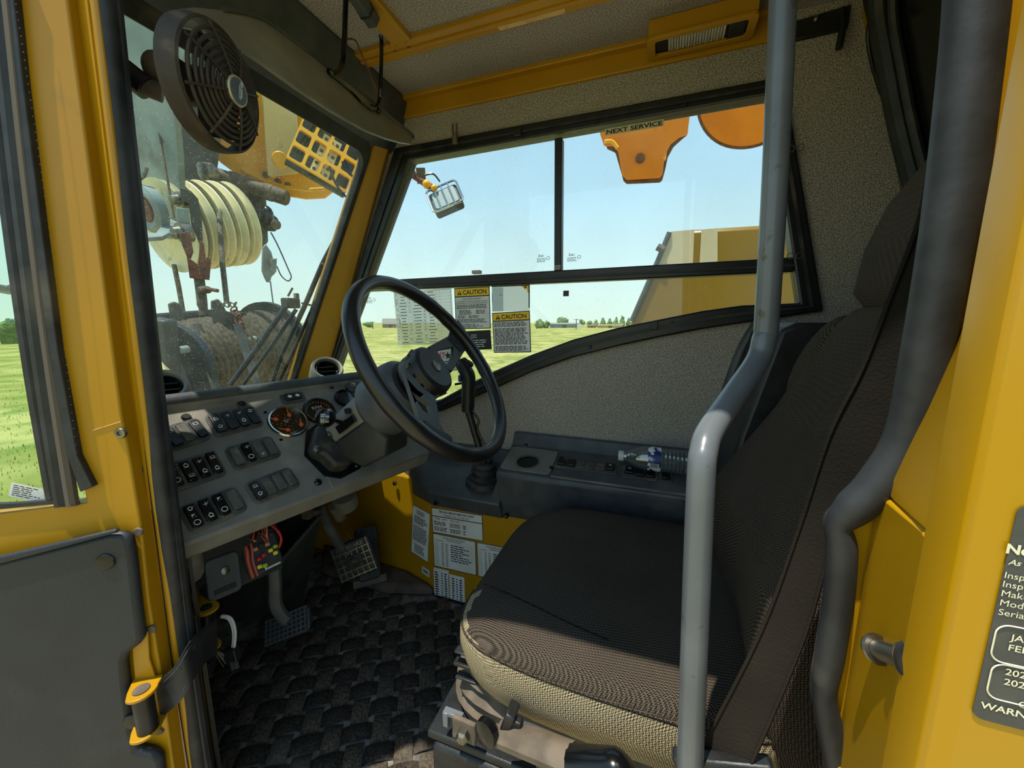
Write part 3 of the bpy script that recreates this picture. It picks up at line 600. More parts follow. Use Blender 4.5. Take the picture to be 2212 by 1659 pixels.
# turn-signal lamp plate
q = [pl2(*c) for c in ((606, 853), (648, 847), (657, 866), (616, 873))]; f = Face(PF.p(sum(p[0] for p in q)/4, sum(p[1] for p in q)/4), GA, GB)
m = obj('signal_plate', B().prism([f.p(x, y, 0) for x, y in rrect(.046, .026, .006)], f.n*.003), M['module'], dash, bev=.001)
sub('rocker_switch', B().prism([f.p(x, y, .003) for x, y in rrect(.034, .016, .004)], f.n*.004), M['black'], m, bev=.001)
q = B()
for s_ in (-1, 1): 
    q.add([f.p(s_*.0125, 0, .0076), f.p(s_*.007, .0045, .0076), f.p(s_*.007, -.0045, .0076)], [(0, 1, 2)]); put_rect(q, f, min(s_*.007, s_*.0035), -.002, max(s_*.007, s_*.0035), .002, .0076)
sub('arrow', q, M['white_ink'], m, smooth=0)
x, y = pl2(521, 874); q = obj('indicator_lamp', B().ring(PF.p(x, y, .001), PF.n, .0065, .0022, 18, 6), M['steel'], dash); sub('lens', B().ball(PF.p(x, y, .001), .0042, 10, 6), M['gloss'], q)
# gauges
def gauge(px, py, R, rim, needles, label, text=None, deep=.008):
    x, y = pl2(px, py); c = PF.p(x, y); f = Face(c, GA, GB)
    bz = obj('gauge', B().lathe([(R, 0), (R*1.02, deep*.6), (R*.97, deep), (R*.90, deep*.9), (R*.87, deep*.3), (R*.87, 0)], c, PF.n, 40), rim, dash); bz['label'] = label
    sub('dial', B().lathe([(R*.9, .0005), (R*.9, .0012)], c, PF.n, 32), M['gloss'], bz)
    tk = B()
    for cx, cy, r0, a0, a1, n in needles['ticks']:
        for i in range(n):
            a = math.radians(a0+(a1-a0)*i/(n-1)); d = V((math.cos(a), math.sin(a), 0)); t = V((-d.y, d.x, 0))*.0006
            for s_ in (0,): tk.quad(*[f.p(cx*R+e.x, cy*R+e.y, .0016) for e in (d*r0*R-t, d*r0*R*1.12-t, d*r0*R*1.12+t, d*r0*R+t)])
    for s_, tx, ty, h in (text or []): put_text(tk, f, s_, tx*R, ty*R, h, z=.0016, center=True)
    sub('markings', tk, M['white_ink'], bz, smooth=0)
    for cx, cy, a, L_ in needles['n']:
        d = V((math.cos(math.radians(a)), math.sin(math.radians(a)), 0)); t = V((-d.y, d.x, 0)); q = B()
        q.prism([f.p(cx*R+e.x, cy*R+e.y, .0022) for e in (-d*L_*R*.35-t*.0016, d*L_*R-t*.0007, d*L_*R+t*.0007, -d*L_*R*.35+t*.0016)], f.n*.0008)
        q.lathe([(.0036, 0), (.0036, .0022)], f.p(cx*R, cy*R, .0018), f.n, 12); sub('needle', q, M['orange'], bz, smooth=0)
    sub('cover_glass', B().lathe([(R*.9, deep*.75), (R*.9, deep*.8)], c, PF.n, 32), M['gauge_glass'], bz, smooth=0)
    return bz
M['gauge_glass'] = glass('gauge_glass', 'F6F6F4', 0, .05)
gauge(621, 913, .0352, M['chrome'], {'ticks': [(-.45, .30, .30, 60, 330, 8), (.30, .32, .30, -60, 220, 8), (-.30, -.42, .30, 30, 300, 8), (.40, -.40, .30, -30, 240, 8)], 'n': [(-.52, .32, 150, .42), (.24, .42, 85, .40), (-.20, -.50, 150, .42), (.58, -.34, 75, .42)]},
      'chrome-rimmed cluster dial with four orange needles', [('PSI', -.05, -.02, .004), ('VOLTS', .02, .12, .003), ('FUEL', .05, -.75, .003)])
gauge(689, 890, .0318, M['gloss'], {'ticks': [(0, 0, .74, -50, 230, 22)], 'n': [(0, 0, 225, .6)]}, 'black-rimmed rev counter partly behind the tilt knob', [('RPM', 0, .22, .008), ('X100', 0, .02, .004)])
gauge(743, 862, .022, M['gloss'], {'ticks': [(0, 0, .7, -30, 210, 10)], 'n': []}, 'small black dial beside the column')
x, y = pl2(762, 834); q = obj('panel_dial', B().lathe([(.021, 0), (.021, .004), (.017, .006), (.012, .006), (.012, .008)], PF.p(x, y), PF.n, 28), M['module'], dash)
f = Face(PF.p(x, y, .0085), GA, GB); z_ = B(); put_rect(z_, f, -.006, .001, .003, .0025, .0); put_rect(z_, f, -.001, -.004, .0005, .001, 0); sub('mark', z_, M['white_ink'], q, smooth=0)
for dx in (-.017, .017): sub('ear', B().lathe([(.004, 0), (.004, .0065)], PF.p(x+dx, y+dx*.3), PF.n, 10), M['gloss'], q)
# round air vents standing on the dash top
def vent(px, py, depth, label, R=.034):
    c = at(px, py, depth); ax = V((-.52, .30, .62)).normalized()
    t = thing('air_vent', label, 'air vent', c-V((0, 0, .05)), 'round air vents on the dash top')
    obj('housing', B().lathe([(R*1.06, -.07), (R*1.12, -.03), (R*1.10, .0), (R*1.0, .008), (R*.86, .006), (R*.80, -.004), (R*.78, -.03)], c, ax, 32), M['grey'], t)
    obj('barrel', B().lathe([(R*.78, -.012), (R*.76, .000), (R*.70, .001), (R*.68, -.012)], c, ax, 28), M['gloss'], t)
    X, Y, Z = frame_of(ax)
    for k in (-.34, 0, .34): obj('louver', B().box(c+Y*R*k*1.2-ax*.012, (R*1.30*math.sqrt(1-k*k*1.4), .0016, .016), (X, (Y+ax*.5).normalized(), (ax-Y*.5).normalized())), M['black'], t)
    return t
vent(352, 836, .72, 'round louvred air vent at the left dash end, half behind the black door seal', .036)
vent(707, 797, .95, 'round grey air vent on the dash top between the front pillar and the wheel')
# ================================================================== UNDER THE PANEL
ub = thing('fuse_box', 'open fuse panel with coloured fuses and loose wires under the instrument panel', 'fuse box', at(575, 1190, .70)-V((0, 0, .05)))
FS = .62; fo = at(572, 1190, .70); ff = Face(fo, (-.35, -.93, .05), (.45, -.15, .9)); ff.a *= .62; ff.b = ff.b*.78
q = B(); put_slab(q, ff, -.034, -.045, .038, .045, -.03, .0); obj('housing', q, M['black'], ub, bev=.002)
cols = {'yellow_fuse': 'E8D21E', 'red_fuse': 'C4201C', 'green_fuse': '9FB82A', 'tan_fuse': 'B08A60', 'dark_relay': '2A2522'}
cm = {k: mat(k, v, .4) for k, v in cols.items()}
lay = [(-.020, .030, 'yellow_fuse'), (-.006, .036, 'dark_relay'), (.010, .032, 'tan_fuse'), (.024, .030, 'dark_relay'), (-.022, .012, 'tan_fuse'), (-.006, .016, 'dark_relay'), (.008, .012, 'tan_fuse'), (-.020, -.012, 'red_fuse'), (-.008, -.008, 'red_fuse'), (.012, -.004, 'yellow_fuse'), (.026, .000, 'green_fuse'), (.022, -.014, 'yellow_fuse'), (-.024, -.028, 'yellow_fuse'), (-.012, -.030, 'green_fuse')]
for x, y, k in lay:
    q = B(); put_slab(q, ff, x-.0055, y-.004, x+.0055, y+.004, .0, .007+.004*random.random()); q.box(ff.p(x, y, .012), (.004, .004, .003), (ff.a, ff.b, ff.n)); obj('fuse', q, cm[k], ub, bev=.0008)
q = B(); put_text(q, ff, 'Bussmann', -.012, -.041, .006, .040, z=.0006, bold=.02); obj('lettering', q, M['white_ink'], ub, smooth=0)
wc = {'red_wire': 'B8302A', 'black_wire': '1A1A1A', 'brown_wire': '6A3E28', 'pink_wire': 'C05A58'}
for i in range(12):
    k = list(wc)[i % 4]; mw = M.setdefault(k, mat(k, wc[k], .5)); x = -.045+.004*(i % 4); 
    if i == 0: pts = [ff.p(.035, -.005, .006), ff.p(.040, .010, .02), ff.p(.038, .03, .022), ff.p(.028, .052, .012), ff.p(.020, .075, -.01)]
    elif i < 8: pts = [ff.p(-.060+.004*i, .05, .0), ff.p(-.058+.004*i+.004*random.random(), .02, .012), ff.p(-.056+.003*i, -.01, .006), ff.p(-.054+.003*i, -.045, .0)]
    else: pts = [ff.p(-.03+.012*(i-8), .05, .0), ff.p(-.026+.012*(i-8), .034, .018), ff.p(-.01+.01*(i-8), .02+.004*i % 3, .016), ff.p(.01, .008, .004)]
    obj('wire', B().tube(smoothpath(pts, 5), .0014 if i else .0022, 6), mw, ub)
# grey control box left of the fuses
q = [at(437, 1212, .62), at(512, 1192, .66), at(527, 1268, .66), at(456, 1306, .62)]
gb = thing('control_box', 'grey plastic box with one screw and an embossed strip under the panel left end', 'control box', q[3])
f = Face.corners(*q); bb = B(); bb.prism([f.p(x+f.w/2, y+f.h/2, 0) for x, y in rrect(f.w, f.h, .008)], f.n*-.04); obj('cover', bb, M['grey_d'], gb, bev=.002)
obj('screw', B().lathe([(.0065, 0), (.0065, .002), (.003, .004)], f.p(f.w*.55, f.h*.62), f.n, 14), M['steel'], gb)
bb = B(); put_slab(bb, f, f.w*.16, f.h*.13, f.w*.80, f.h*.25, 0, .0015); obj('strip', bb, M['black'], gb, bev=.0005)
bb = B(); put_slab(bb, f, -.004, f.h*.80, f.w+.03, f.h+.09, -.05, -.004); obj('backing', bb, M['black'], gb)
bb = B(); put_slab(bb, f, f.w+.006, .0, f.w+.075, f.h+.02, -.03, -.022); obj('side_plate', bb, M['cover'], gb)
# ribbed grey hose end at the far left
hz = thing('duct_hose', 'pale ribbed hose disappearing behind the left end of the instrument panel', 'hose', at(392, 1210, .56))
obj('hose', B().tube(smoothpath([at(382, 1120, .60), at(388, 1165, .585), at(400, 1205, .58), at(404, 1240, .60)], 10), [.020+.0016*(i % 2) for i in range(31)], 14), M['grey'], hz)
obj('cuff', B().tube([at(404, 1238, .60), at(410, 1262, .61)], .021, 14), M['black'], hz)
# steering-box cover below the column
kc = thing('column_cover', 'tall dark grey sheet-metal cover below the steering column, open at its top', 'cover', at(590, 1335, .86))
tl, tr, br_, bl = at(604, 1215, .80), at(694, 1112, .92), at(656, 1308, .98), at(522, 1345, .86)
dv = V((.10, .02, .0)); q = B(); q.prism([tl, tr, br_, bl], dv*.06); obj('front_plate', q, M['cover'], kc, bev=.002)
q = B(); q.prism([tl, bl, bl+dv, tl+dv], GA*.004); obj('side_plate', q, M['cover'], kc); q = B(); q.prism([tr, br_, br_+dv, tr+dv], -GA*.004); obj('side_plate', q, M['cover'], kc)
q = B(); q.prism([tl+dv, tr+dv, br_+dv, bl+dv], dv*.03); obj('rear_plate', q, M['black'], kc)
q = B().tube([tl+V((-.002, 0, .002)), tr+V((-.002, 0, .002))], .004, 8); obj('rolled_edge', q, M['grey_d'], kc)
# loose white harness with its plug by the door sill
hn = thing('wiring_plug', 'loose white wire pair ending in a black two-pin plug inside the door sill', 'wiring', at(497, 1425, .66))
p1 = [at(470, 1330, .66), at(497, 1334, .66), at(508, 1362, .66), at(506, 1400, .655)]
obj('wire', B().tube(smoothpath(p1, 6), .0022, 8), M['white'], hn); obj('wire', B().tube(smoothpath([p+V((.004, .001, -.003)) for p in p1], 6), .0018, 8), M['white'], hn)
obj('grommet', B().tube([p1[0]+V((.01, 0, .004)), p1[0]+V((-.006, 0, -.002))], .007, 10), M['black'], hn)
f = Face(at(500, 1412, .655), (-.9, -.3, .15), (.1, 0, 1)); q = B(); put_slab(q, f, -.011, -.012, .011, .010, -.006, .006); obj('plug', q, M['black'], hn, bev=.0015)
pn = B(); put_slab(pn, f, -.006, -.030, -.002, -.011, -.002, .002); put_slab(pn, f, .002, -.028, .006, -.011, -.002, .002); obj('pins', pn, M['grey_d'], hn)
# ================================================================== STEERING WHEEL AND COLUMN
WC = at(945, 790, .70); WNn = V((-.826, -.026, .563)).normalized(); RW = .180
def wpt(px, py, h=0.0): return onp(px, py, WC+WNn*h, WNn)
X_, Y_, Z_ = frame_of(WNn)
wheel = thing('steering_wheel', 'black steering wheel with two Y-shaped spokes and a ribbed round horn pad', 'steering wheel', WC-WNn*.05)
rim = B(); n = 96; pth = []; rad_ = []
s1 = wpt(1003, 715)-WC; s2 = wpt(945, 945)-WC
for i in range(n):
    q = 2*math.pi*i/n; d = X_*math.cos(q)+Y_*math.sin(q); pth.append(WC+d*RW)
    wob = 0
    for s_ in (s1, s2):
        a = math.degrees(d.angle(s_.normalized()))
        if 10 < a < 42: wob = max(wob, .0009*math.sin((a-10)*math.pi/8))
    rad_.append(.0128+wob)
m_ = 12; vs_, fs_ = [], []
for i in range(n):
    d = (pth[i]-WC).normalized()
    for j in range(m_):
        q = 2*math.pi*j/m_; vs_.append(pth[i]+d*math.cos(q)*rad_[i]+WNn*math.sin(q)*rad_[i]*1.08)
    for j in range(m_): fs_.append((i*m_+j, i*m_+(j+1) % m_, ((i+1) % n)*m_+(j+1) % m_, ((i+1) % n)*m_+j))
rim.add(vs_, fs_); obj('rim', rim, mat('worn_black_rim', '17171A', .32, hex2='211F20', scale=14), wheel, smooth=60)
sp1 = [(925, 749), (972, 724), (979, 703), (990, 690), (1024, 738), (1003, 760), (977, 803), (955, 790)]
h1 = [(944, 756), (979, 749), (978, 767), (967, 788), (955, 775)]
sp2 = [(870, 790), (905, 898), (900, 912), (930, 945), (976, 962), (962, 935), (951, 918), (941, 858), (915, 840)]
h2 = [(888, 845), (927, 872), (937, 900), (914, 887)]
for sp_, hh in ((sp1, h1), (sp2, h2)):
    q = B().holed([wpt(x, y, -.004) for x, y in sp_], [[wpt(x, y, -.004) for x, y in hh]], -WNn*.008); obj('spoke', q, M['black'] if sp_ is sp1 else M['grey_d'], wheel, bev=.0018)
    c0 = sum((wpt(x, y, -.002) for x, y in (sp_[2:6] if sp_ is sp1 else sp_[2:6])), V())/4; r_ = (c0-WC).normalized(); t_ = WNn.cross(r_)
    q = B(); q.box(c0+r_*.004, (.030, .062, .012), (r_, t_, WNn)); obj('spoke_pad', q, M['black'], wheel, bev=.005)
for p0_, p1_ in (((974, 727), (1001, 757)),):
    q = B(); q.tube([wpt(*p0_, .0), wpt(*p1_, .0)], .0022, 8); obj('spoke_ridge', q, M['black'], wheel)
HR = .047
obj('horn_pad', B().lathe([(HR*.98, -.052), (HR*1.02, -.045), (HR*1.02, -.016), (HR*.97, -.008), (HR*.84, -.004), (HR*.80, -.0045), (HR*.30, -.002), (0.001, -.002)], WC, WNn, 48), M['black'], wheel)
for i in range(14):
    q = 2*math.pi*i/14; d = X_*math.cos(q)+Y_*math.sin(q); t_ = WNn.cross(d); k = B()
    k.add([WC+d*HR*1.015-WNn*.020+t_*.004, WC+d*HR*1.015-WNn*.020-t_*.004, WC+d*HR*1.015-WNn*.036-t_*.004, WC+d*HR*1.015-WNn*.036+t_*.004, WC+d*HR*1.09-WNn*.022+t_*.0025, WC+d*HR*1.09-WNn*.022-t_*.0025], [(0, 1, 2, 3), (0, 4, 5, 1), (4, 3, 2, 5), (0, 3, 4), (1, 5, 2)])
    obj('horn_pad_rib', k, M['black'], wheel, smooth=0)
obj('horn_emblem', B().lathe([(.0115, -.003), (.0115, -.0005), (.010, .0002), (.0095, -.0006), (.001, -.0006)], WC, WNn, 28), M['steel'], wheel)
obj('hub', B().lathe([(.030, -.075), (.040, -.060), (.043, -.050)], WC, WNn, 32), M['gloss'], wheel)
# column
CD = -WNn
colm = thing('steering_column', 'charcoal plastic steering column with moulded lower shroud and tilt lever', 'steering column', WC+CD*.28)
o_ = WC
upc = (V((0, 0, 1))-CD*CD.z).normalized(); sdc = CD.cross(upc)
def cp(l, s_, u_): return o_+CD*l+sdc*s_+upc*u_
q = B().lathe([(.048, .066), (.060, .078), (.064, .095), (.062, .150), (.050, .165)], o_, CD, 36); obj('hub_shroud', q, M['grey_d'], colm)
sec = lambda l, w0, w1, t_, b__: [cp(l, -w0, b__), cp(l, -w1, t_*.6), cp(l, -w1*.7, t_), cp(l, w1*.7, t_), cp(l, w1, t_*.6), cp(l, w0, b__)]
def loftsec(bm, secs):
    n = len(secs[0]); vs_ = [p for s_ in secs for p in s_]; fs = [tuple(range(n)), tuple(range((len(secs)-1)*n, len(secs)*n))]
    for i in range(len(secs)-1):
        for j in range(n): fs.append((i*n+j, i*n+(j+1) % n, (i+1)*n+(j+1) % n, (i+1)*n+j))
    return bm.add(vs_, fs)
q = loftsec(B(), [sec(.09, .046, .046, .040, -.012), sec(.15, .044, .044, .042, -.012), sec(.24, .040, .040, .036, -.010), sec(.315, .038, .036, .030, -.010)]); obj('upper_shroud', q, M['grey'], colm, bev=.003)
sl_ = lambda l, w0, w1, t_, b__: [cp(l, -w0, t_), cp(l, -w0, b__*.7), cp(l, -w1, b__), cp(l, w1, b__), cp(l, w0, b__*.7), cp(l, w0, t_)]
q = loftsec(B(), [sl_(.150, .044, .032, -.013, -.062), sl_(.175, .047, .036, -.013, -.088), sl_(.235, .046, .034, -.013, -.082), sl_(.255, .043, .030, -.012, -.060)]); obj('lower_shroud', q, M['cover'], colm, bev=.004)
q = loftsec(B(), [sl_(.25, .038, .028, .02, -.060), sl_(.31, .037, .028, .02, -.066), sl_(.345, .036, .028, .02, -.062)]); obj('column_tube_cover', q, M['black'], colm, bev=.004)
q = B(); q.tube([cp(.28, -.039, -.014), cp(.28, -.043, -.014)], .007, 14); q.tube([cp(.325, -.035, -.036), cp(.325, -.043, -.036)], .006, 6); obj('pivot_bolt', q, M['dust'], colm)
q = B(); q.box(cp(.205, -.047, .004), (.05, .004, .016), (CD, sdc, upc)); obj('lever_slot', q, M['gloss'], colm, bev=.001)
for l, u_ in ((.142, -.004), (.185, .022)): obj('shroud_screw', B().tube([cp(l, -.044, u_), cp(l, -.050, u_)], .006, 12), M['black'], colm)
k1 = at(704, 903, .655); k2 = cp(.205, -.047, .006)
obj('tilt_lever', B().tube([k2, k1], .0038, 10), M['gloss'], colm)
ax_ = (k1-k2).normalized(); X2, Y2, Z2 = frame_of(ax_)
kn = obj('tilt_knob', B().lathe([(.005, -.022), (.008, -.018), (.0155, -.004), (.0165, .004), (.0125, .013), (.004, .017)], k1, ax_, 20), M['gloss'], colm)
vd = (CAM-k1).normalized(); fa = RT; f = Face(k1+vd*.0178, (fa-vd*fa.dot(vd)), UP); q = B()
for t_, y in (('PUSH', .0045), ('FOR TELE', .0012), ('PULL', -.0042), ('FOR TILT', -.0075)): put_text(q, f, t_, -.008, y, .0026, .013 if ' ' in t_ else .0065, z=.0)
sub('lettering', q, M['white_ink'], kn, smooth=0)
mp_ = [(663, 975), (672, 940), (692, 924), (745, 945), (775, 985), (742, 1020), (712, 1022), (690, 1000), (668, 990)]
q = B(); q.prism([PF.p(*pl2(x, y), -.01) for x, y in mp_], PF.n*.040); obj('tilt_mechanism', q, mat('dusty_black_plastic', '24231F', .6, hex2='302E29', scale=30, dirt='6A6354', dscale=20, dmix=(.58, .8)), colm, bev=.006)
for x, y in ((673, 990), (702, 957)): obj('mechanism_bolt', B().lathe([(.007, .026), (.007, .034), (.003, .036)], PF.p(*pl2(x, y)), PF.n, 12), M['steel'], colm)
q = B(); q.prism([PF.p(*pl2(x, y), .0015) for x, y in [(656, 985), (660, 935), (686, 915), (750, 935), (800, 985), (775, 1015), (735, 1036), (700, 1030)]], PF.n*.002); obj('column_opening', q, M['gloss'], colm)
# ignition key on its ring
kp_ = PF.p(*pl2(862, 938)); key = thing('ignition_key', 'ignition key and split ring hanging from the lock right of the column', 'key', kp_-V((0, 0, .04)))
obj('lock', B().lathe([(.012, 0), (.012, .004), (.009, .006), (.009, .010)], kp_, PF.n, 18), M['steel'], key)
kp_ = kp_+PF.n*.004; kk = kp_+PF.n*.024; obj('split_ring', B().ring(kk+V((0, 0, -.004)), (-.75, .5, .2), .0125, .0010, 26, 6), M['steel'], key)
q = B(); f = Face(kk+V((0, 0, -.017)), (-.4, -.9, 0), (0, 0, 1)); put_slab(q, f, -.004, -.014, .004, .002, -.001, .001); put_slab(q, f, -.0018, -.030, .0018, -.014, -.0008, .0008); obj('hanging_key', q, M['black'], key, bev=.0005)
q = B(); put_slab(q, f, -.0016, -.045, .0016, -.022, -.0012, .0012); obj('key_blade', q, M['steel'], key)
f = Face(kk, (-.4, -.9, .0), PF.n); q = B(); put_slab(q, f, -.008, -.012, .008, .006, -.0015, .0015); obj('lock_key', q, M['steel'], key, bev=.001)
# ================================================================== SIDE CONSOLE
con = thing('side_console', 'dark plastic side console with cup holder and switch strip along the right wall', 'console', (.2, .08, .29))
top_y, top_z, bk_y, bk_z = .150, .431, .034, .465
pf_ = [(.006, .497), (.016, .497), (bk_y-.004, bk_z+.004), (bk_y, bk_z), (top_y, top_z), (top_y+.006, top_z-.008), (.122, .297), (.006, .297)]
body = B()
def cloft(bm, secs):
    n = len(secs[0][1]); return loftsec(bm, [[V((x, y, z)) for y, z in pr__] for x, pr__ in secs])
cloft(body, [(.352, pf_), (-.09, pf_), (-.11, [(y-(.02 if 3 < i < 7 else 0), z) for i, (y, z) in enumerate(pf_)]), (-.138, [(y-(.02 if 3 < i < 7 else 0), z) for i, (y, z) in enumerate(pf_)])])
obj('console_body', body, M['grey_d'], con, bev=.005, smooth=25)
sh = [(.006, .440), (.014, .440), (.030, .405), (.085, .388), (.138, .352), (.150, .340), (.122, .289), (.006, .289)]
shl = [(y*(.75 if y > .1 else 1), z+.006) for y, z in sh]
body = B(); cloft(body, [(.345, [(y, z) for y, z in sh]), (.555, sh), (.645, [(min(y, .09), z) for y, z in shl]), (.70, [(min(y, .055), z-.01) for y, z in shl])])
obj('lever_shelf', body, M['grey_d'], con, bev=.005, smooth=25)
body = B(); cloft(body, [(.372, [(.03, .41), (.08, .392), (.142, .352), (.12, .30)]), (.338, [(bk_y, bk_z), (.085, .449), (top_y, top_z), (.12, .30)])]); obj('step_face', body, M['grey_d'], con, bev=.004)
CFc = Face(V((.1, (top_y+bk_y)/2, (top_z+bk_z)/2)), (-1, 0, 0), (0, bk_y-top_y, bk_z-top_z))
def c2(px, py): q = onp(px, py, CFc.o, CFc.n)-CFc.o; return q.dot(CFc.a), q.dot(CFc.b)
def crect(cs):
    q = [c2(*c) for c in cs]; return (min(q[0][0], q[3][0]), min(q[2][1], q[3][1]), max(q[1][0], q[2][0]), max(q[0][1], q[1][1]))
x0, y0, x1, y1 = (lambda a, b: (a[0], -.050, b[0], .048))(c2(1085, 1005), c2(1192, 1015))
hx, hy = c2(1140, 1000); cir = [CFc.p(hx+.027*math.cos(2*math.pi*i/28), hy+.027*math.sin(2*math.pi*i/28), .0) for i in range(28)]
obj('cup_plate', B().holed([CFc.p((x0+x1)/2+a, (y0+y1)/2+b, 0) for a, b in rrect(x1-x0, y1-y0, .010)], [cir], CFc.n*.004), M['grey'], con, bev=.0015)
obj('cup_hole', B().lathe([(.027, .0005), (.027, .0012)], CFc.p(hx, hy), CFc.n, 24), M['gloss'], con)
obj('cup_rim', B().ring(CFc.p(hx, hy, .004), CFc.n, .028, .0018, 28, 6), M['grey_d'], con)
sx0 = c2(1195, 1015)[0]; sx1 = c2(1345, 1018)[0]; sx2 = c2(1495, 1040)[0]
q = B(); put_slab(q, CFc, sx0, -.052, sx2+.06, .020, 0, .0025); obj('switch_plate', q, M['grey_d'], con, bev=.001)
q = B(); put_slab(q, CFc, sx0, -.0565, sx2+.10, -.051, 0, .0035); obj('plate_edge', q, M['grey'], con, bev=.001)
def csw(px, py, h_=.0235, w_=.021, icon=None, dark=True, part=None):
    x, y = c2(px, py); b = B(); b.prism([CFc.p(x+a, y+c, .0045) for a, c in rrect(w_, h_, .003)], CFc.n*(.006 if dark else .002)); s_ = obj('console_switch', b, M['gloss'] if dark else M['blank'], con, bev=.001)
    if icon: k = B(); put_frame(k, Face(CFc.p(x, y), CFc.a, CFc.b), -.003, .001, .003, .005, .0008, .0112); sub('symbol', k, M['white_ink'], s_, smooth=0)
def cbez(pxs, h_, w_):
    xs = [c2(*p) for p in pxs]; xa = min(p[0] for p in xs)-w_/2; xb = max(p[0] for p in xs)+w_/2; yc = sum(p[1] for p in xs)/len(xs); b = B(); b.prism([CFc.p((xa+xb)/2+a, yc+c, .002) for a, c in rrect(xb-xa, h_, .004)], CFc.n*.003); obj('switch_surround', b, M['module'], con, bev=.001)
row1 = [(1213, 1003), (1234, 1005), (1254, 1008), (1274, 1010), (1296, 1012), (1318, 1014)]; row2 = [(1360, 1021), (1382, 1026), (1405, 1029)]
cbez(row1, .040, .032); cbez(row2, .042, .032); cbez([(1438, 1034)], .032, .028)
for i, p in enumerate(row1): csw(*p, dark=i in (0, 1, 5), icon=i == 5)
for i, p in enumerate(row2): csw(*p, icon=i == 0)
csw(1438, 1034, .02, .018)
for px, py in ((1191, 1013), (1213, 992)): x, y = c2(px, py); obj('console_screw', B().lathe([(.006, .003), (.006, .005), (.003, .007)], CFc.p(x, y), CFc.n, 14), M['gloss'], con)
for px, py, y in ((1136, 963, .030), (942, 1086, .135), (1094, 1114, .132), (853, 1044, .085)):
    obj('console_screw', B().lathe([(.0065, 0), (.0065, .003), (.003, .006)], ony(px, py, y), (0, 1, .2), 14), M['gloss'], con)
# control lever with bellows boot
jx, jy = .405, .105
lev = thing('control_lever', 'black pistol-grip control lever with a blue button rising from a rubber bellows', 'lever', (jx, jy, .375))
def jz(py, px=1010): return ony(px, py, jy).z
zb = .378
pb = V((jx, jy, zb)); tilt = V((.0, -.06, 1)).normalized()
obj('boot', B().lathe([(.050, -.010), (.050, .004), (.040, .008), (.042, .014), (.030, .020), (.034, .026), (.036, .032), (.028, .037), (.033, .043), (.034, .048), (.020, .052)], pb, tilt, 28), M['rubber'], lev)
pt_ = ony(1010, 800, jy); sh0 = pb+tilt*.045; g0 = ony(1011, 885, jy); jx2 = g0.x
obj('shaft', B().tube([sh0, g0], .0095, 14), M['black'], lev)
hd = ony(1000, 778, jy); g1 = ony(1012, 815, jy)
gp = [g0-V((0, 0, .004)), g0+V((0, 0, .004)), g0.lerp(g1, .5), g1, g1+V((.006, .004, .018)), hd+V((.006, .004, .0))]
obj('grip', B().tube(smoothpath(gp, 4), [.0165]*5+[.0175]*5+[.0185]*5+[.0185]*5+[.015], 14), M['black'], lev)
obj('grip_head', B().ball(ony(1003, 785, jy), (.026, .018, .012), 16, 10, (V((.9, 0, .15)).normalized(), V((0, 1, 0)), V((-.15, 0, .9)).normalized())), M['black'], lev)
q = B(); q.box(ony(999, 816, jy)+V((.0, .014, 0)), (.008, .008, .018)); obj('button', q, mat('blue_button', '1C3E8E', .35), lev, bev=.002)
q = B(); q.box(ony(990, 829, jy)+V((.0, .0, 0)), (.020, .006, .006), (V((.95, 0, -.2)).normalized(), V((0, 1, 0)), V((.2, 0, .95)).normalized())); obj('trigger', q, M['gloss'], lev, bev=.001)
obj('lever_cable', B().tube(smoothpath([g0+V((-.012, .004, 0)), g0+V((-.032, .004, -.025)), g0+V((-.030, .004, -.055)), sh0+V((-.022, .004, .02)), sh0+V((-.006, .006, .0))], 6), .0035, 8), M['gloss'], lev)
# bottle lying on the console
a = onp(1336, 986, V((0, .082, 0)), (0, 1, 0)); e = onp(1500, 1006, V((0, .078, 0)), (0, 1, 0)); bd = (e-a).normalized(); bd.z = -.0; bd.normalize()
a.z = CFc.o.z+(CFc.o.y-a.y)*(bk_z-top_z)/(top_y-bk_y)*1.0+.0335; br_ = .0285
bot = thing('water_bottle', 'clear ribbed plastic water bottle with white cap lying on the side console', 'bottle', a-V((0, 0, br_)))
pr3 = [(.0105, .008), (.0108, .018), (.014, .022), (.022, .040), (.0275, .056), (br_, .064), (br_, .098)]
for i in range(9): pr3 += [(br_-.0022, .1015+.0085*i), (br_, .1055+.0085*i)]
pr3 += [(br_, .182), (br_-.004, .188), (.012, .190)]
M['bottle'] = glass('bottle_plastic', 'F4F8F8', .22, .25, .5, 'EEF2F4')
obj('bottle_body', B().lathe(pr3, a, bd, 28), M['bottle'], bot)
obj('water', B().lathe([(r*.93, h+.001) for r, h in pr3[1:]], a, bd, 24), glass('bottle_water', 'DDE6E8', 0, .10), bot)
obj('cap', B().lathe([(.0118, .0), (.0122, .001), (.0122, .0115), (.0118, .012)], a, bd, 24), M['white'], bot)
lbl = obj('bottle_label', B().tube([a+bd*.066, a+bd*.094], br_*1.012, 32, caps=False), mat('bottle_label_navy', '1C2A66', .4, hex2='E8EDF4', scale=60, mix=(.50, .56)), bot)
tocam = (CAM-a); tocam = (tocam-bd*tocam.dot(bd)).normalized(); f = Face(a+bd*.080+tocam*br_*1.02, bd, tocam.cross(bd)); q = B(); put_rect(q, f, -.010, -.020, .010, -.011, -.002); k = B()
for i in range(12): put_rect(k, f, -.0085+.0014*i, -.0195, -.0085+.0014*i+.0006*(1+i % 2), -.0115, -.0014)
wl = sub('barcode_patch', q, M['white'], lbl, smooth=0); sub('barcode', k, M['ink'], lbl, smooth=0)
